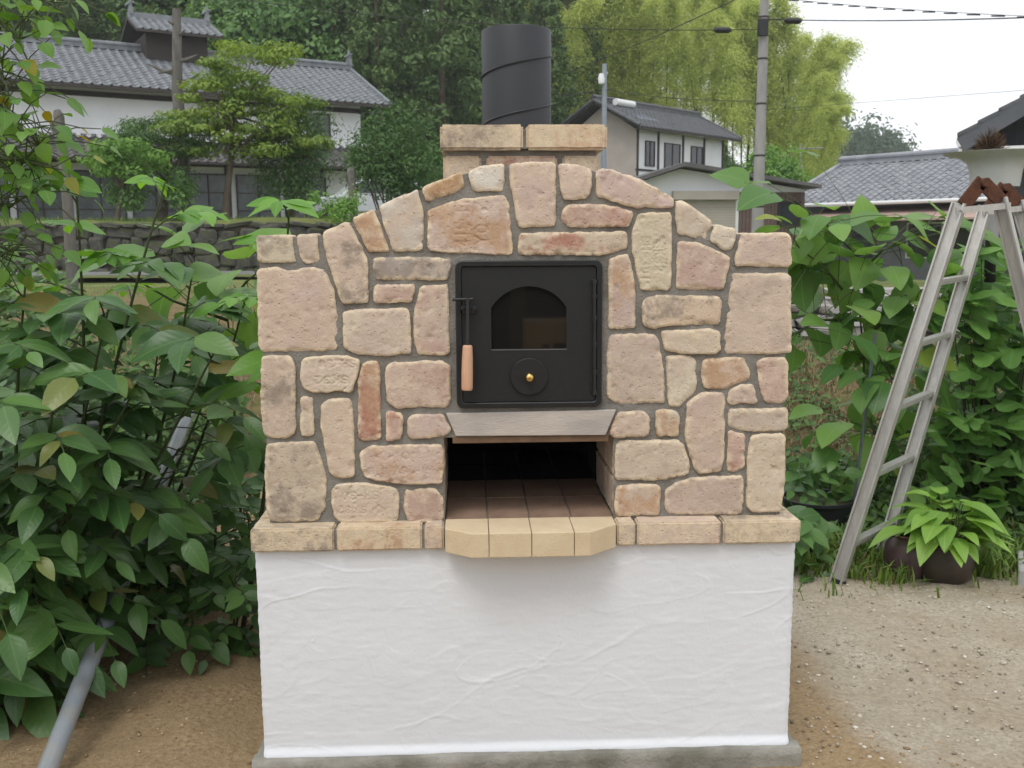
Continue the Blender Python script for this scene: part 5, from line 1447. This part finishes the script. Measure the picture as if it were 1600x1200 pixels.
# ================================================================= NEAR PLANTS (every larger leaf is its own piece)
def leaf_grid(name, outline, fold=.12, curl=.18, nl=7, wav=0.0, base_notch=0.0):
    """outline(t) -> half-width; leaf of length 1 along +y, folded along its midrib and drooping at the tip"""
    V = []; F = []
    ss = (-1, -.5, 0, .5, 1)
    for i in range(nl):
        t = i / (nl - 1); w = outline(t)
        for s in ss:
            y = t - base_notch * abs(s) * (1 - t) ** 3
            z = fold * abs(s) * w * 2 * .5 - curl * t * t + wav * math.sin(9 * t + 3 * s) * abs(s)
            V.append((s * w, y, z))
    k = len(ss)
    for i in range(nl - 1):
        for j in range(k - 1):
            F.append((i * k + j, i * k + j + 1, (i + 1) * k + j + 1, (i + 1) * k + j))
    me = bpy.data.meshes.new(name); me.from_pydata(V, [], F); me.update()
    me.polygons.foreach_set('use_smooth', np.ones(len(me.polygons), bool))
    return me
ov = lambda w, p=.75: (lambda t: max(.004, w * math.sin(math.pi * min(1, t) ** p) ** .85 if 0 < t < 1 else .004))
def lobed_mesh(name):
    V = [(0, 0, 0)]; F = []; N = 31; 
    for i in range(N):
        a = math.radians(-125 + 250 * i / (N - 1)); lob = .50 + .40 * abs(math.cos(a * 1.44)) ** 1.4; r = lob * (1 - .12 * abs(a))
        V.append((math.sin(a) * r * .75, .12 + math.cos(a) * r, -.10 * r * r + .03 * math.sin(a * 5)))
    for i in range(1, N): F.append((0, i + 1, i))
    me = bpy.data.meshes.new(name); me.from_pydata(V, [], F); me.update(); return me
def variants(make, material, n_=3):
    out = []
    for k in range(n_):
        me = make(k); me.materials.append(material); out.append(me)
    return out
LF_SAP = variants(lambda k: leaf_grid('leaf', ov(.20 + .035 * k, .82), .10 + .06 * k, .08 + .14 * k, 7, .006 * k), L_SAP)
LF_YNG = variants(lambda k: leaf_grid('leaf', ov(.21 + .03 * k, .8), .14, .12 + .1 * k), L_YOUNG)
LF_UND = variants(lambda k: leaf_grid('leaf', ov(.24 + .04 * k, .7), .14, .1 + .1 * k), L_UNDER)
LF_KIW = variants(lambda k: leaf_grid('leaf', ov(.46 + .03 * k, .56), .12, .16 + .1 * k, 8, .02, .16), L_KIWI)
LF_HOS = variants(lambda k: leaf_grid('leaf', ov(.25 + .03 * k, .7), .22, .42 + .1 * k, 8, .015, .06), L_HOSTA)
LF_BRN = variants(lambda k: leaf_grid('leaf', ov(.36 + .04 * k, .62), .1, .15 + .1 * k), L_BRANCH)
LF_LOB = variants(lambda k: lobed_mesh('leaf'), L_LOBE, 1)
PIPE_A, PIPE_B = P(262, 712, 4.1), P(294, 646, 4.3)
def put_leaf(root, base, meshes, pos, d, nrm, L, name='leaf'):
    # the upper end of the pipe pokes out of the leaves: keep its surroundings on the near side free
    v = np.asarray(pos, float) - CAM; dist = np.linalg.norm(v)
    if dist < 4.5:
        for q in (0, .35, .7, 1.0):
            w_ = PIPE_A + (PIPE_B - PIPE_A) * q - CAM; w_ = w_ / np.linalg.norm(w_)
            if np.linalg.norm(v - w_ * (v @ w_)) < .095: return None
    d = d / (np.linalg.norm(d) + 1e-9); x = np.cross(d, nrm); x = x / (np.linalg.norm(x) + 1e-9); z = np.cross(x, d)
    o = bpy.data.objects.new(name, meshes[random.randrange(len(meshes))]); COL.objects.link(o); o.parent = root
    p = pos - base
    o.matrix_local = Matrix(((x[0] * L, d[0] * L, z[0] * L, p[0]), (x[1] * L, d[1] * L, z[1] * L, p[1]), (x[2] * L, d[2] * L, z[2] * L, p[2]), (0, 0, 0, 1)))
    return o
UPV = np.array([0, 0, 1.0])
def curve_pts(a, b, n_=9, bow=.0, side=None):
    side = np.array([random.uniform(-1, 1), random.uniform(-1, 1), 0]) if side is None else side
    return [a + (b - a) * t + side * bow * math.sin(math.pi * t) for t in np.linspace(0, 1, n_)]
def sapling(name, label, top, base_xy=None, n_comp=9, leaflets=4, rachis=.34, L=.125, meshes=LF_SAP, start=.3, stem_r=.009, group=None, cat='shrub', young_top=0, stem_mat=None, face_dir=None, droop=.55):
    """stem with alternate pinnate leaves; leaflets in pairs and one at the end"""
    if base_xy is None: base_xy = (top[0] + random.uniform(-.2, .2), top[1] + random.uniform(-.1, .25))
    base = np.array([base_xy[0], base_xy[1], gz(*base_xy) - .02])
    root = tag(empty(name, base), label, cat, group)
    pts = curve_pts(base, np.asarray(top, float), 10, .07); mb = MB()
    mb.tube([p - base for p in pts], [stem_r * (1.15 - .8 * t) for t in np.linspace(0, 1, 10)], 7)
    az = random.uniform(0, 6.28)
    for i in range(n_comp):
        t = start + (1 - start) * (i + .6) / n_comp; k = t * 9; j = min(int(k), 8); a = pts[j] + (pts[j + 1] - pts[j]) * (k - j)
        az += 2.4 + random.uniform(-.35, .35)
        hd = np.array([math.cos(az), math.sin(az), 0])
        if face_dir is not None: hd = unit((hd * .8 + face_dir * .7)[None])[0]
        el = .25 + .65 * t ** 2; Rl = rachis * random.uniform(.8, 1.15) * (1.05 - .35 * t ** 3)
        rp = []
        for q in np.linspace(0, 1, 6): rp.append(a + hd * Rl * q * (1 - .15 * el) + UPV * Rl * (el * q - droop * q * q))
        mb.tube([p - base for p in rp], [.0032, .003, .0026, .0022, .0018, .0014], 5)
        ms = LF_YNG if i >= n_comp - young_top else meshes
        sidev = np.cross(hd, UPV)
        for m_ in range(leaflets + 1):
            if m_ == leaflets: items = [(1.0, 0)]
            else:
                q = .28 + .66 * m_ / leaflets; items = [(q, -1), (q + .03, 1)]
            for q, s in items:
                k2 = min(q, 1) * 5; j2 = min(int(k2), 4); pos = rp[j2] + (rp[j2 + 1] - rp[j2]) * (k2 - j2); tan = rp[j2 + 1] - rp[j2]; tan = tan / np.linalg.norm(tan)
                d = tan * (.55 if s else 1) + sidev * s * .9 + np.array([0, 0, random.uniform(-.35, .1)])
                nr = UPV + np.array([random.uniform(-.45, .45), random.uniform(-1.1, -.05), 0])
                put_leaf(root, base, ms, pos, d, nr, L * random.uniform(.55, 1.2) * (.85 + .3 * math.sin(math.pi * min(q, 1))) * (.8 if ms is LF_YNG else 1))
    mb.build('stem', stem_mat or M_STEM, root, smooth=True)
    return root
LB = 'leafy pinnate sapling with dark oval leaves in the thicket beside the oven'
GP = 'saplings in the thicket'
tops = [((120, 300, 3.3), 9, .15, 4, 'tall sapling with pale top leaves in front of the terrace wall'), ((258, 285, 3.4), 8, .12, 4, 'slender sapling with an upright bright green shoot'),
        ((452, 325, 3.3), 9, .165, 7, 'sapling whose bright leafy tip leans over the stone shoulder of the oven'), ((40, 440, 3.1), 9, .14, 0, LB), ((170, 480, 3.1), 9, .14, 0, LB),
        ((300, 430, 3.4), 9, .15, 0, LB), ((340, 540, 3.15), 9, .15, 0, LB), ((215, 600, 3.05), 9, .14, 0, LB), ((85, 580, 2.95), 9, .14, 0, LB), ((0, 640, 2.85), 8, .14, 0, LB),
        ((140, 730, 3.05), 8, .13, 0, LB), ((20, 830, 2.9), 8, .14, 0, LB), ((280, 700, 3.35), 8, .12, 0, LB), ((385, 460, 3.75), 9, .16, 0, LB), ((60, 520, 3.5), 9, .16, 0, LB), ((250, 520, 3.7), 10, .16, 0, LB), ((130, 640, 3.4), 10, .16, 0, LB), ((-20, 480, 3.0), 8, .14, 0, LB), ((330, 600, 3.9), 9, .15, 0, LB)]
for k, ((px, py, D), nc, L, yt, lab) in enumerate(tops):
    tp_ = P(px, py, D)
    bx = None
    if k == 2: b_ = P(345, 560, 3.5); bx = (b_[0], b_[1] + .1)
    else:
        bxx = min(tp_[0] + random.uniform(-.2, .05), -1.62 - .15 * max(0, 1 - tp_[1])); bx = (bxx, tp_[1] + random.uniform(.0, .3))
    sapling('sapling', lab, tp_, bx, nc, 4 if k % 3 else 3, .36 if k > 2 else .28, L, start=.22 if k > 2 else .45, young_top=yt, group=GP, face_dir=np.array([.25, -.55, 0]) if k > 2 else None)
# lower thicket of smaller leaves by the foot of the bank
und = []
for k in range(26):
    px = random.uniform(150, 395); py = random.uniform(700, 900); D = 3.15 + (900 - py) / 200 * 1.2 + random.uniform(-.1, .2)
    if px < 230 and py > 840: continue
    tp_ = P(px, py, D); und.append(tp_)
    sapling('undergrowth_shrub', 'low shrub with small dark leaflets at the foot of the thicket', tp_, (min(tp_[0] - random.uniform(0, .15), -1.02), tp_[1] + random.uniform(.05, .25)), 7, 3, .20, .078, LF_UND, .15, .005, 'low shrubs at the foot of the thicket')
# large leaves low at the pipe
for k, (px, py, D) in enumerate(((-10, 930, 2.95), (40, 960, 3.0), (-25, 1030, 2.85), (110, 880, 3.2), (60, 880, 3.1))):
    tp_ = P(px, py, D); sapling('low_sapling', 'short sapling with large oval leaves beside the grey pipe', tp_, (tp_[0] - .12, tp_[1] + .12), 5, 2, .22, .16, LF_SAP, .2, .006, 'short saplings beside the pipe', face_dir=np.array([.3, -.5, 0]))
# dense inner foliage that closes the thicket
def mass(name, label, n_, sampler, leaf, aspect, material, cat='weeds'):
    p, nrm = sampler(n_); me = leaf_mass(name, p, nrm, RNG.uniform(.7, 1.3, len(p)) * leaf, aspect, RNG.random(len(p)), material)
    return tag(link(name, me, None), label, cat, None, 'stuff')
def left_thicket(n_):
    x = RNG.uniform(-3.6, -1.3, n_); y = RNG.uniform(.2, 3.2, n_)
    edge_ = -1.72 + .12 * noise2(x, y, 2, 3) + .13 * np.clip(y - .2, 0, 2.2)
    k = x < edge_; x, y = x[k], y[k]
    hmax = .55 + .22 * noise2(x, y, 1.6, 9) + .30 * sstep(-1.4, -2.4, x)
    z = ground_z(x, y) + RNG.random(len(x)) ** .8 * hmax * sstep(.0, .5, -1.50 + .13 * np.clip(y - .2, 0, 2.2) - x)
    return np.stack([x, y, z], 1), np.stack([RNG.normal(.2, .4, len(x)), RNG.normal(-.5, .4, len(x)), np.full(len(x), .8)], 1)
mass('thicket_foliage', 'dark dense inner foliage of the thicket beside the oven', 15000, left_thicket, .075, .5, A_MASS)
# branch hanging in from outside the frame, roundish yellow-green leaves
def branch_plant(name, label, origin, segs, n_leaf, L, meshes, stem_r=.012, cat='tree', spread_=.2, stem_mat=None, droop=.5):
    base = np.array([origin[0], origin[1], gz(origin[0], origin[1]) - .02])
    root = tag(empty(name, base), label, cat); mb = MB()
    allp = []
    for s in segs:
        pts = [np.asarray(q, float) for q in s]
        fine = []
        for a, b in zip(pts[:-1], pts[1:]): fine += [a + (b - a) * t for t in np.linspace(0, 1, 6)[:-1]]
        fine.append(pts[-1])
        mb.tube([p - base for p in fine], list(np.linspace(stem_r, stem_r * .3, len(fine))), 6); allp.append(fine)
    for i in range(n_leaf):
        f = allp[random.randrange(1, len(allp))] if len(allp) > 1 else allp[0]
        j = random.randrange(len(f) // 4, len(f)); a = f[j]
        off = np.array([random.gauss(0, 1), random.gauss(0, 1), random.gauss(0, .8)]) * spread_ * .5
        d = unit((off + np.array([0, 0, -droop * spread_ * .6]))[None])[0]
        mb.tube([a - base, a + off * .55 + np.array([0, 0, .015]) - base, a + off - base], [.0022, .0018, .0014], 4)
        put_leaf(root, base, meshes, a + off, d + np.array([0, 0, -.3]), UPV + np.array([random.uniform(-.5, .5), random.uniform(-.8, .1), 0]), L * random.uniform(.65, 1.25))
    mb.build('stem', stem_mat or M_STEMD, root, smooth=True)
    return root
s0 = P(-60, 620, 3.2); tr0 = [s0, P(-40, 300, 3.1), P(-30, -60, 3.0)]
sg = [[(s0[0], s0[1], gz(s0[0], s0[1]))] + tr0]
for (a, b, c_) in (((-40, 60), (5, 40), (30, 60)), ((-40, 150), (5, 165), (40, 215)), ((-40, 230), (20, 270), (70, 215)), ((-40, 300), (5, 330), (50, 300)), ((-40, -10), (30, -15), (85, 8)), ((-40, 100), (0, 110), (15, 150)), ((-40, 380), (0, 400), (35, 380)), ((-40, 240), (20, 250), (85, 260))):
    sg.append([P(*a, 3.1), P(*b, 3.05), P(*c_, 3.0)])
branch_plant('overhanging_tree', 'overhanging branch with small roundish yellow-green leaves beside the farmhouse view', (s0[0], s0[1]), sg, 295, .056, LF_BRN, .009, 'tree', .16, stem_mat=M_STEM)

# broad-leaved vine on stakes behind the oven
v0 = P(1345, 800, 5.2); vz = gz(v0[0], v0[1])
sg = [[(v0[0], v0[1], vz), P(1350, 560, 5.1), P(1335, 400, 5.0)]]
for a in (((1338, 480), (1290, 420), (1240, 380)), ((1340, 430), (1380, 390), (1440, 370)), ((1340, 500), (1280, 500), (1245, 520)), ((1345, 540), (1400, 480), (1460, 440)), ((1340, 460), (1330, 390), (1290, 350)), ((1345, 560), (1375, 560), (1400, 600)), ((1350, 640), (1375, 690), (1380, 740))):
    sg.append([P(*a[0], 5.1), P(*a[1], 4.95), P(*a[2], 4.9)])
branch_plant('kiwi_vine', 'climbing vine with large broad heart-shaped leaves behind the oven', (v0[0], v0[1]), sg, 170, .155, LF_KIW, .009, 'vine', .32, droop=.3, stem_mat=M_STEM)
# more of it behind the oven's left shoulder
v1 = P(370, 640, 4.4); sg = [[(v1[0], v1[1], gz(v1[0], v1[1])), P(360, 540, 4.3), P(350, 440, 4.2)], [P(350, 460, 4.2), P(300, 420, 4.1), P(240, 405, 4.0)], [P(355, 480, 4.2), P(385, 440, 4.1), P(410, 420, 4.0)], [P(355, 500, 4.2), P(270, 470, 4.0), P(200, 430, 3.9)]]
branch_plant('kiwi_vine', 'vine with large flat leaves rising among the saplings', (v1[0], v1[1]), sg, 34, .16, LF_KIW, .008, 'vine', .26, droop=.2, stem_mat=M_STEM)

# climber with lobed leaves on the dark post
def climber(name, label, px0, px1, py0, py1, D, n_, L, meshes, shape=None, cat='shrub', group=None):
    b = P((px0 + px1) / 2, 880, D); base = np.array([b[0], b[1], gz(b[0], b[1])]); root = tag(empty(name, base), label, cat, group); mb = MB(); k = 0
    tgt = []
    while k < n_:
        px, py = random.uniform(px0, px1), random.uniform(py0, py1)
        if shape and not shape(px, py): continue
        q = P(px, py, D + random.uniform(-.28, .28)); k += 1; tgt.append(q)
        d = np.array([random.gauss(0, .6), random.gauss(-.5, .4), random.gauss(-.15, .35)])
        put_leaf(root, base, meshes, q, d, UPV + np.array([random.uniform(-.4, .4), random.uniform(-1.2, 0), 0]), L * random.uniform(.7, 1.25))
    for q in tgt[::9]:
        a = np.array([base[0] + (q[0] - base[0]) * .3, base[1], base[2]]); mb.tube([a - base, (a * .4 + q * .6) - base + np.array([0, 0, .05]), q - base], [.006, .004, .002], 5)
    mb.build('stem', M_STEM, root); return root
climber('climbing_shrub', 'dense green climber with lobed leaves growing up the dark post', 1470, 1660, 385, 690, 5.0, 280, .13, LF_LOB, lambda x, y: x > 1480 + 30 * math.sin(y / 40))
climber('climbing_shrub', 'lower darker growth of lobed leaves behind the hosta pot', 1440, 1660, 640, 880, 5.0, 260, .12, LF_LOB, lambda x, y: x > 1450 + max(0, 700 - y) * .4)
climber('weed_plant', 'low green weeds growing in and behind the black tub', 1235, 1345, 715, 800, 5.0, 170, .085, LF_UND)
climber('weed_plant', 'broad dark leaves at the corner of the white plinth', 1235, 1285, 800, 905, 4.4, 45, .12, LF_UND)
def right_mass(n_):
    x = RNG.uniform(.85, 4.6, n_); y = RNG.uniform(1.6, 3.3, n_); right_ = sstep(2.1, 2.6, x)
    z = ground_z(x, y) + RNG.random(n_) * (.04 + .12 * sstep(1.6, 2.2, y) + 1.0 * right_ * sstep(1.9, 2.3, y) * (.7 + .5 * noise2(x, y, 2, 4)))
    return np.stack([x, y, z], 1), np.stack([RNG.normal(0, .5, n_), RNG.normal(-.5, .4, n_), np.full(n_, .8)], 1)
mass('hedge_foliage', 'dark green weeds and inner leaves along the back of the yard', 15000, right_mass, .07, .5, A_MASS)

def bank_mass(n_):
    x = RNG.uniform(1.1, 3.6, n_); y = RNG.uniform(3.0, 5.4, n_); k = noise2(x, y, 2.4, 14) + RNG.random(n_) * .5 > .22; x, y = x[k], y[k]
    return np.stack([x, y, ground_z(x, y) + RNG.random(len(x)) * .09], 1), np.stack([RNG.normal(0, .5, len(x)), RNG.normal(-.6, .4, len(x)), np.full(len(x), .8)], 1)
mass('bank_weeds', 'patches of low green weeds among the dry grass of the bank', 4500, bank_mass, .055, .5, A_MASS)
# hosta in its pot
hp = P(1490, 922, 4.05); hz = gz(hp[0], hp[1]); pot_c = np.array([hp[0], hp[1] + .11, hz])
pot = tag(empty('flower_pot', pot_c), 'squat dark brown glazed pot holding the hosta', 'pot')
MB().lathe([(0, 0), (.095, 0), (.118, .03), (.128, .09), (.125, .14), (.115, .165), (.122, .175), (.110, .175), (.104, .15), (.0, .145)], (0, 0, 0), 32).build('pot_body', M_CLAYB, pot, smooth=True)
MB().lathe([(0, .15), (.103, .151)], (0, 0, 0), 24).build('potting_soil', M_BARK, pot)
hb = pot_c + np.array([0, 0, .15]); hosta = tag(empty('hosta', hb), 'hosta with arching light green leaves spilling over its pot', 'plant')
mb = MB()
for i in range(64):
    a = random.uniform(0, 6.28); el = random.uniform(.25, 1.2); R_ = random.uniform(.10, .24); hd = np.array([math.cos(a), math.sin(a) * .9, 0])
    st = hb + hd * .03; mid = hb + hd * R_ * .6 * math.cos(el) * 1.3 + UPV * R_ * math.sin(el) * 1.1
    mb.tube([st - hb, (st + mid) / 2 - hb + UPV * .02, mid - hb], [.004, .003, .002], 5)
    put_leaf(hosta, hb, LF_HOS, mid, hd * 1.0 + UPV * random.uniform(-.15, .45), UPV + hd * .2, random.uniform(.12, .18))
mb.build('stalk', M_STEM, hosta)
vp = P(1425, 917, 4.1); vzz = gz(vp[0], vp[1])
vase = tag(empty('clay_jar', (vp[0], vp[1] + .08, vzz)), 'small purple-brown clay jar beside the hosta pot', 'jar')
MB().lathe([(0, 0), (.072, 0), (.086, .05), (.092, .10), (.086, .15), (.066, .18), (.060, .190), (.068, .198), (.060, .198), (.054, .188), (.07, .14), (.0, .06)], (0, 0, 0), 32).build('jar_body', M_CLAYP, vase, smooth=True)
MB().lathe([(.058, .196), (.069, .199), (.066, .204), (.058, .203)], (0, 0, 0), 32).build('jar_rim', mat('pink_glaze_rim', (.28, .10, .11), None, .4), vase, smooth=True)
tb = P(1285, 872, 4.75); tz = gz(tb[0], tb[1])
tub = tag(empty('planter_tub', (tb[0], tb[1] + .1, tz)), 'black round plastic tub of weeds behind the plinth', 'tub')
MB().lathe([(0, 0), (.14, 0), (.17, .17), (.178, .175), (.178, .19), (.165, .19), (.16, .17), (0, .165)], (0, 0, 0), 32).build('tub_body', M_BLACK, tub, smooth=True)
MB().lathe([(0, .168), (.16, .17)], (0, 0, 0), 24).build('potting_soil', mat('mossy_soil', (.10, .10, .03), (.06, .05, .02), .95, 20), tub)
fl_ = P(1477, 787, 4.6); flo = tag(empty('red_flower', (fl_[0], fl_[1], gz(fl_[0], fl_[1]))), 'small single red flower behind the clay jar', 'flower')
fh = fl_[2] - gz(fl_[0], fl_[1]); MB().tube([(.02, 0, 0), (0, 0, fh)], .003, 5).build('stem', M_STEM, flo)
mb = MB()
for a in np.linspace(0, 6.28, 7)[:-1]: mb.add([(0, 0, fh), (.012 * math.cos(a - .5), .012 * math.sin(a - .5), fh + .012), (.024 * math.cos(a), .024 * math.sin(a), fh + .016), (.012 * math.cos(a + .5), .012 * math.sin(a + .5), fh + .012)], [(0, 1, 2, 3)])
mb.build('petals', mat('red_petal', (.5, .03, .04), None, .6), flo)

# ---- posts and stakes
pb_ = P(1532, 860, 4.95); pt_ = P(1548, 372, 4.95); z_ = gz(pb_[0], pb_[1])
o = MB().tube([(0, 0, 0), (pt_[0] - pb_[0], 0, pt_[2] - z_)], [.030, .026], 12).build('dark_post', mat('black_brown_post', (.016, .013, .012), (.01, .009, .008), .7, 10), smooth=True); o.location = (pb_[0], pb_[1], z_); tag(o, 'thick dark wooden post overgrown by the lobed-leaf climber', 'post')
a_ = P(1329, 808, 4.8); b_ = P(1368, 520, 4.8); z_ = gz(a_[0], a_[1]); a_[2] = z_
o = MB().tube([(0, 0, 0), tuple(b_ - a_)], .008, 10).build('garden_stake', mat('grey_steel_stake', (.16, .19, .21), (.12, .14, .16), .45, 8, metal=.3), smooth=True); o.location = a_; tag(o, 'thin grey leaning stake supporting the broad-leaved vine', 'stake')

# ---- grey pipe lying up the bank
pa = PZ(60, 1238, .03); pc = P(294, 646, 4.3)
pp = MB().tube([(0, 0, 0), tuple(pc - pa)], .0275, 20, cap=False).tube([tuple((pc - pa) * .001), tuple((pc - pa) * .999)], .0245, 20, cap=False).build('drain_pipe', M_PVC, smooth=True); pp.location = pa
tag(pp, 'long straight grey plastic pipe lying up the bank through the thicket', 'pipe')

# ---- folding step ladder
ld = tag(empty('step_ladder', P(1400, 900, 4.2)), 'weathered aluminium folding step ladder with rusty hinges', 'ladder'); L0 = np.array(ld.location)
L0[2] = 0; ld.location = L0
Af = PZ(1306, 917, .0); Bf = PZ(1376, 881, .0); At = P(1500, 318, 4.22); Bt = P(1541, 322, 4.72)
split_ = np.array([At[0] - Af[0], 0, 0]) * 2.05 + np.array([.09, 0, 0])
Cf, Df = Af + split_, Bf + split_; Ct, Dt = At + np.array([.17, 0, .02]), Bt + np.array([.15, 0, .02])
def rail(a, b, nm):
    mb = MB(); t = (b - a) / np.linalg.norm(b - a); s = unit(np.cross(t, (Bf - Af))[None])[0]
    wv = unit((Bf - Af)[None])[0]
    a2, b2 = a - L0, b - L0
    mb.beam(a2, b2, .018, .055, s)                                   # web
    for q in (-1, 1): mb.beam(a2 + s * q * .024 - wv * .012, b2 + s * q * .024 - wv * .012, .026, .008, s)   # flanges
    mb.build(nm, M_ALU, ld, bevel=.001)
    MB().beam(a2 - t * .03, a2 + t * .035, .034, .066, s).build('foot_cap', M_BLACK if nm != 'x' else M_BLACK, ld, bevel=.003)
for a, b in ((Af, At), (Bf, Bt), (Cf, Ct), (Df, Dt)): rail(a, b, 'rail')
for (f0, f1, g0, g1) in ((Af, At, Bf, Bt), (Cf, Ct, Df, Dt)):
    for t in (.115, .30, .475, .64, .80):
        a = f0 + (f1 - f0) * t - L0; b = g0 + (g1 - g0) * t - L0; tt = unit((f1 - f0)[None])[0]; up_ = unit((np.cross(np.cross(b - a, tt), b - a))[None])[0]
        MB().beam(a, b, .040, .014, UPV).beam(a - UPV * .012, b - UPV * .012, .030, .012, UPV).build('rung', M_ALU, ld, bevel=.001)
for s_, (p, q) in enumerate(((At, Ct), (Bt, Dt))):
    a, b = p - L0, q - L0
    n_ = np.array([0, -.03, 0]); dn = np.array([0, 0, -.03])
    MB().beam(a + n_ + dn - np.array([.03, 0, 0]), b + n_ + dn + np.array([.03, 0, 0]), .008, .026).build('locking_stay', M_ALU, ld)
    mid = (a + b) / 2 + np.array([0, -.015, .085])
    MB().beam(a + np.array([.005, -.015, -.01]), mid, .014, .060).beam(mid + np.array([0, 0, -.01]), b + np.array([-.005, -.015, -.01]), .014, .060).build('hinge_plate', M_RUST, ld, bevel=.004)
    MB().tube([mid + np.array([0, -.03, -.01]), mid + np.array([0, .03, -.01])], .018, 12).build('hinge_pin', M_RUST, ld, smooth=True)
    MB().tube([a + dn + np.array([-.01, -.05, 0]), a + dn + np.array([-.01, .0, 0])], .006, 8).build('rivet', M_ALU, ld)

# ---- white flared planter with a dried clump, on a post behind the ladder
q0 = P(1556, 265, 5.6); zb = gz(q0[0], q0[1]); rim = P(1556, 240, 5.6)[2]; bot = P(1556, 292, 5.6)[2]
pl = tag(empty('white_planter', (q0[0], q0[1], zb)), 'wide-rimmed white planter bowl on a stand behind the ladder', 'planter')
MB().lathe([(0, bot - zb), (.125, bot - zb), (.135, (bot + rim) / 2 - zb), (.15, rim - .05 - zb), (.19, rim - .02 - zb), (.265, rim - .004 - zb), (.275, rim + .004 - zb), (.18, rim + .012 - zb), (.12, rim - .02 - zb), (0, rim - .03 - zb)], (0, 0, 0), 40).build('bowl', M_CERW, pl, smooth=True)
MB().tube([(0, 0, -.05), (0, 0, bot - zb)], .035, 10).build('stand', M_POLE, pl, smooth=True)
d0 = P(1547, 219, 5.6); dr = tag(empty('dried_plant', (d0[0], d0[1], rim - .02)), 'brown rounded clump of dried grass in the white planter', 'dried plant')
n_ = 900; dd = unit(RNG.normal(size=(n_, 3)) * np.array([1, 1, .75])); dd[:, 2] = np.abs(dd[:, 2])
pp_ = dd * RNG.uniform(.35, 1.0, (n_, 1)) * np.array([.085, .085, .165])
link('dry_blades', leaf_mass('dry_blades', pp_, np.cross(dd, RNG.normal(size=(n_, 3))), RNG.uniform(.03, .075, n_), .08, RNG.random(n_), tint_mat('dry_blade', (0, (.05, .035, .025)), (1, (.17, .11, .07))), dd), dr, kind='stuff')

# ---- kerb block at the yard edge
kb = P(1602, 925, 4.1); o = MB().box(-.06, .12, -.05, .25, -.03, .07).build('concrete_block', mat('pale_concrete', (.42, .42, .40), (.32, .32, .30), .9, 10, bump=.4), bevel=.008); o.location = (kb[0] + .03, kb[1], gz(kb[0], kb[1])); o.rotation_euler = (0, 0, -.5); tag(o, 'pale concrete block lying at the edge of the gravel', 'block')

# ---- work shed and cardboard box behind the viewer: what the oven's glass mirrors
shed = tag(empty('work_shed', (.2, -6.2, 0)), 'open-fronted dark timber work shed mirrored in the oven window', 'shed')
MB().box(-2.2, 2.2, -.06, 0, 0, 2.2).build('wall', M_DWOOD, shed)
for x_ in (-1.6, .02, 1.6): MB().box(x_ - .06, x_ + .06, .9, 1.02, 0, 2.3).build('post', M_BARK, shed)
MB().prism([(-.2, 2.2), (1.3, 2.4), (1.3, 2.46), (-.2, 2.26)], -2.4, 2.4, 'x').build('roof', M_ROOF2, shed)
bx = tag(empty('cardboard_box', (.46, -4.65, .42)), 'brown cardboard box with dark print mirrored in the oven window', 'box')
MB().box(-.22, .24, -.2, .2, 0, .46).build('carton', M_CARD, bx)
MB().box(-.02, .07, .2005, .202, .26, .31).box(.11, .14, .2005, .202, .18, .29).box(-.1, -.05, .2005, .202, .27, .30).build('box_print', M_BLACK, bx)
MB().box(-.23, .25, .02, .06, .4605, .462).build('packing_tape', M_BEIGE, bx)
bn = tag(empty('work_bench', (.4, -4.65, 0)), 'low timber bench under the cardboard box, mirrored in the oven window', 'bench')
MB().box(-.6, .6, -.3, .3, .375, .42).build('bench_top', M_BARK, bn)
for sx in (-.55, .55):
    for sy in (-.25, .25): MB().box(sx - .03, sx + .03, sy - .03, sy + .03, 0, .375).build('leg', M_BARK, bn)

# ================================================================= HAZE: the damp air of the valley
hz = MB().box(-120, 120, -16, 240, -6, 62).build('haze', None)
hm = bpy.data.materials.new('valley_air'); hm.use_nodes = True
hn, hl = hm.node_tree.nodes, hm.node_tree.links
hn.remove(hn['Principled BSDF'])
hv = hn.new('ShaderNodeVolumePrincipled')
hv.inputs['Color'].default_value = (.93, .95, .97, 1); hv.inputs['Density'].default_value = .0008; hv.inputs['Anisotropy'].default_value = .2
hl.new(hv.outputs['Volume'], hn['Material Output'].inputs['Volume'])
hz.data.materials.clear(); hz.data.materials.append(hm)
tag(hz, 'pale damp air over the whole valley', 'haze', None, 'stuff')
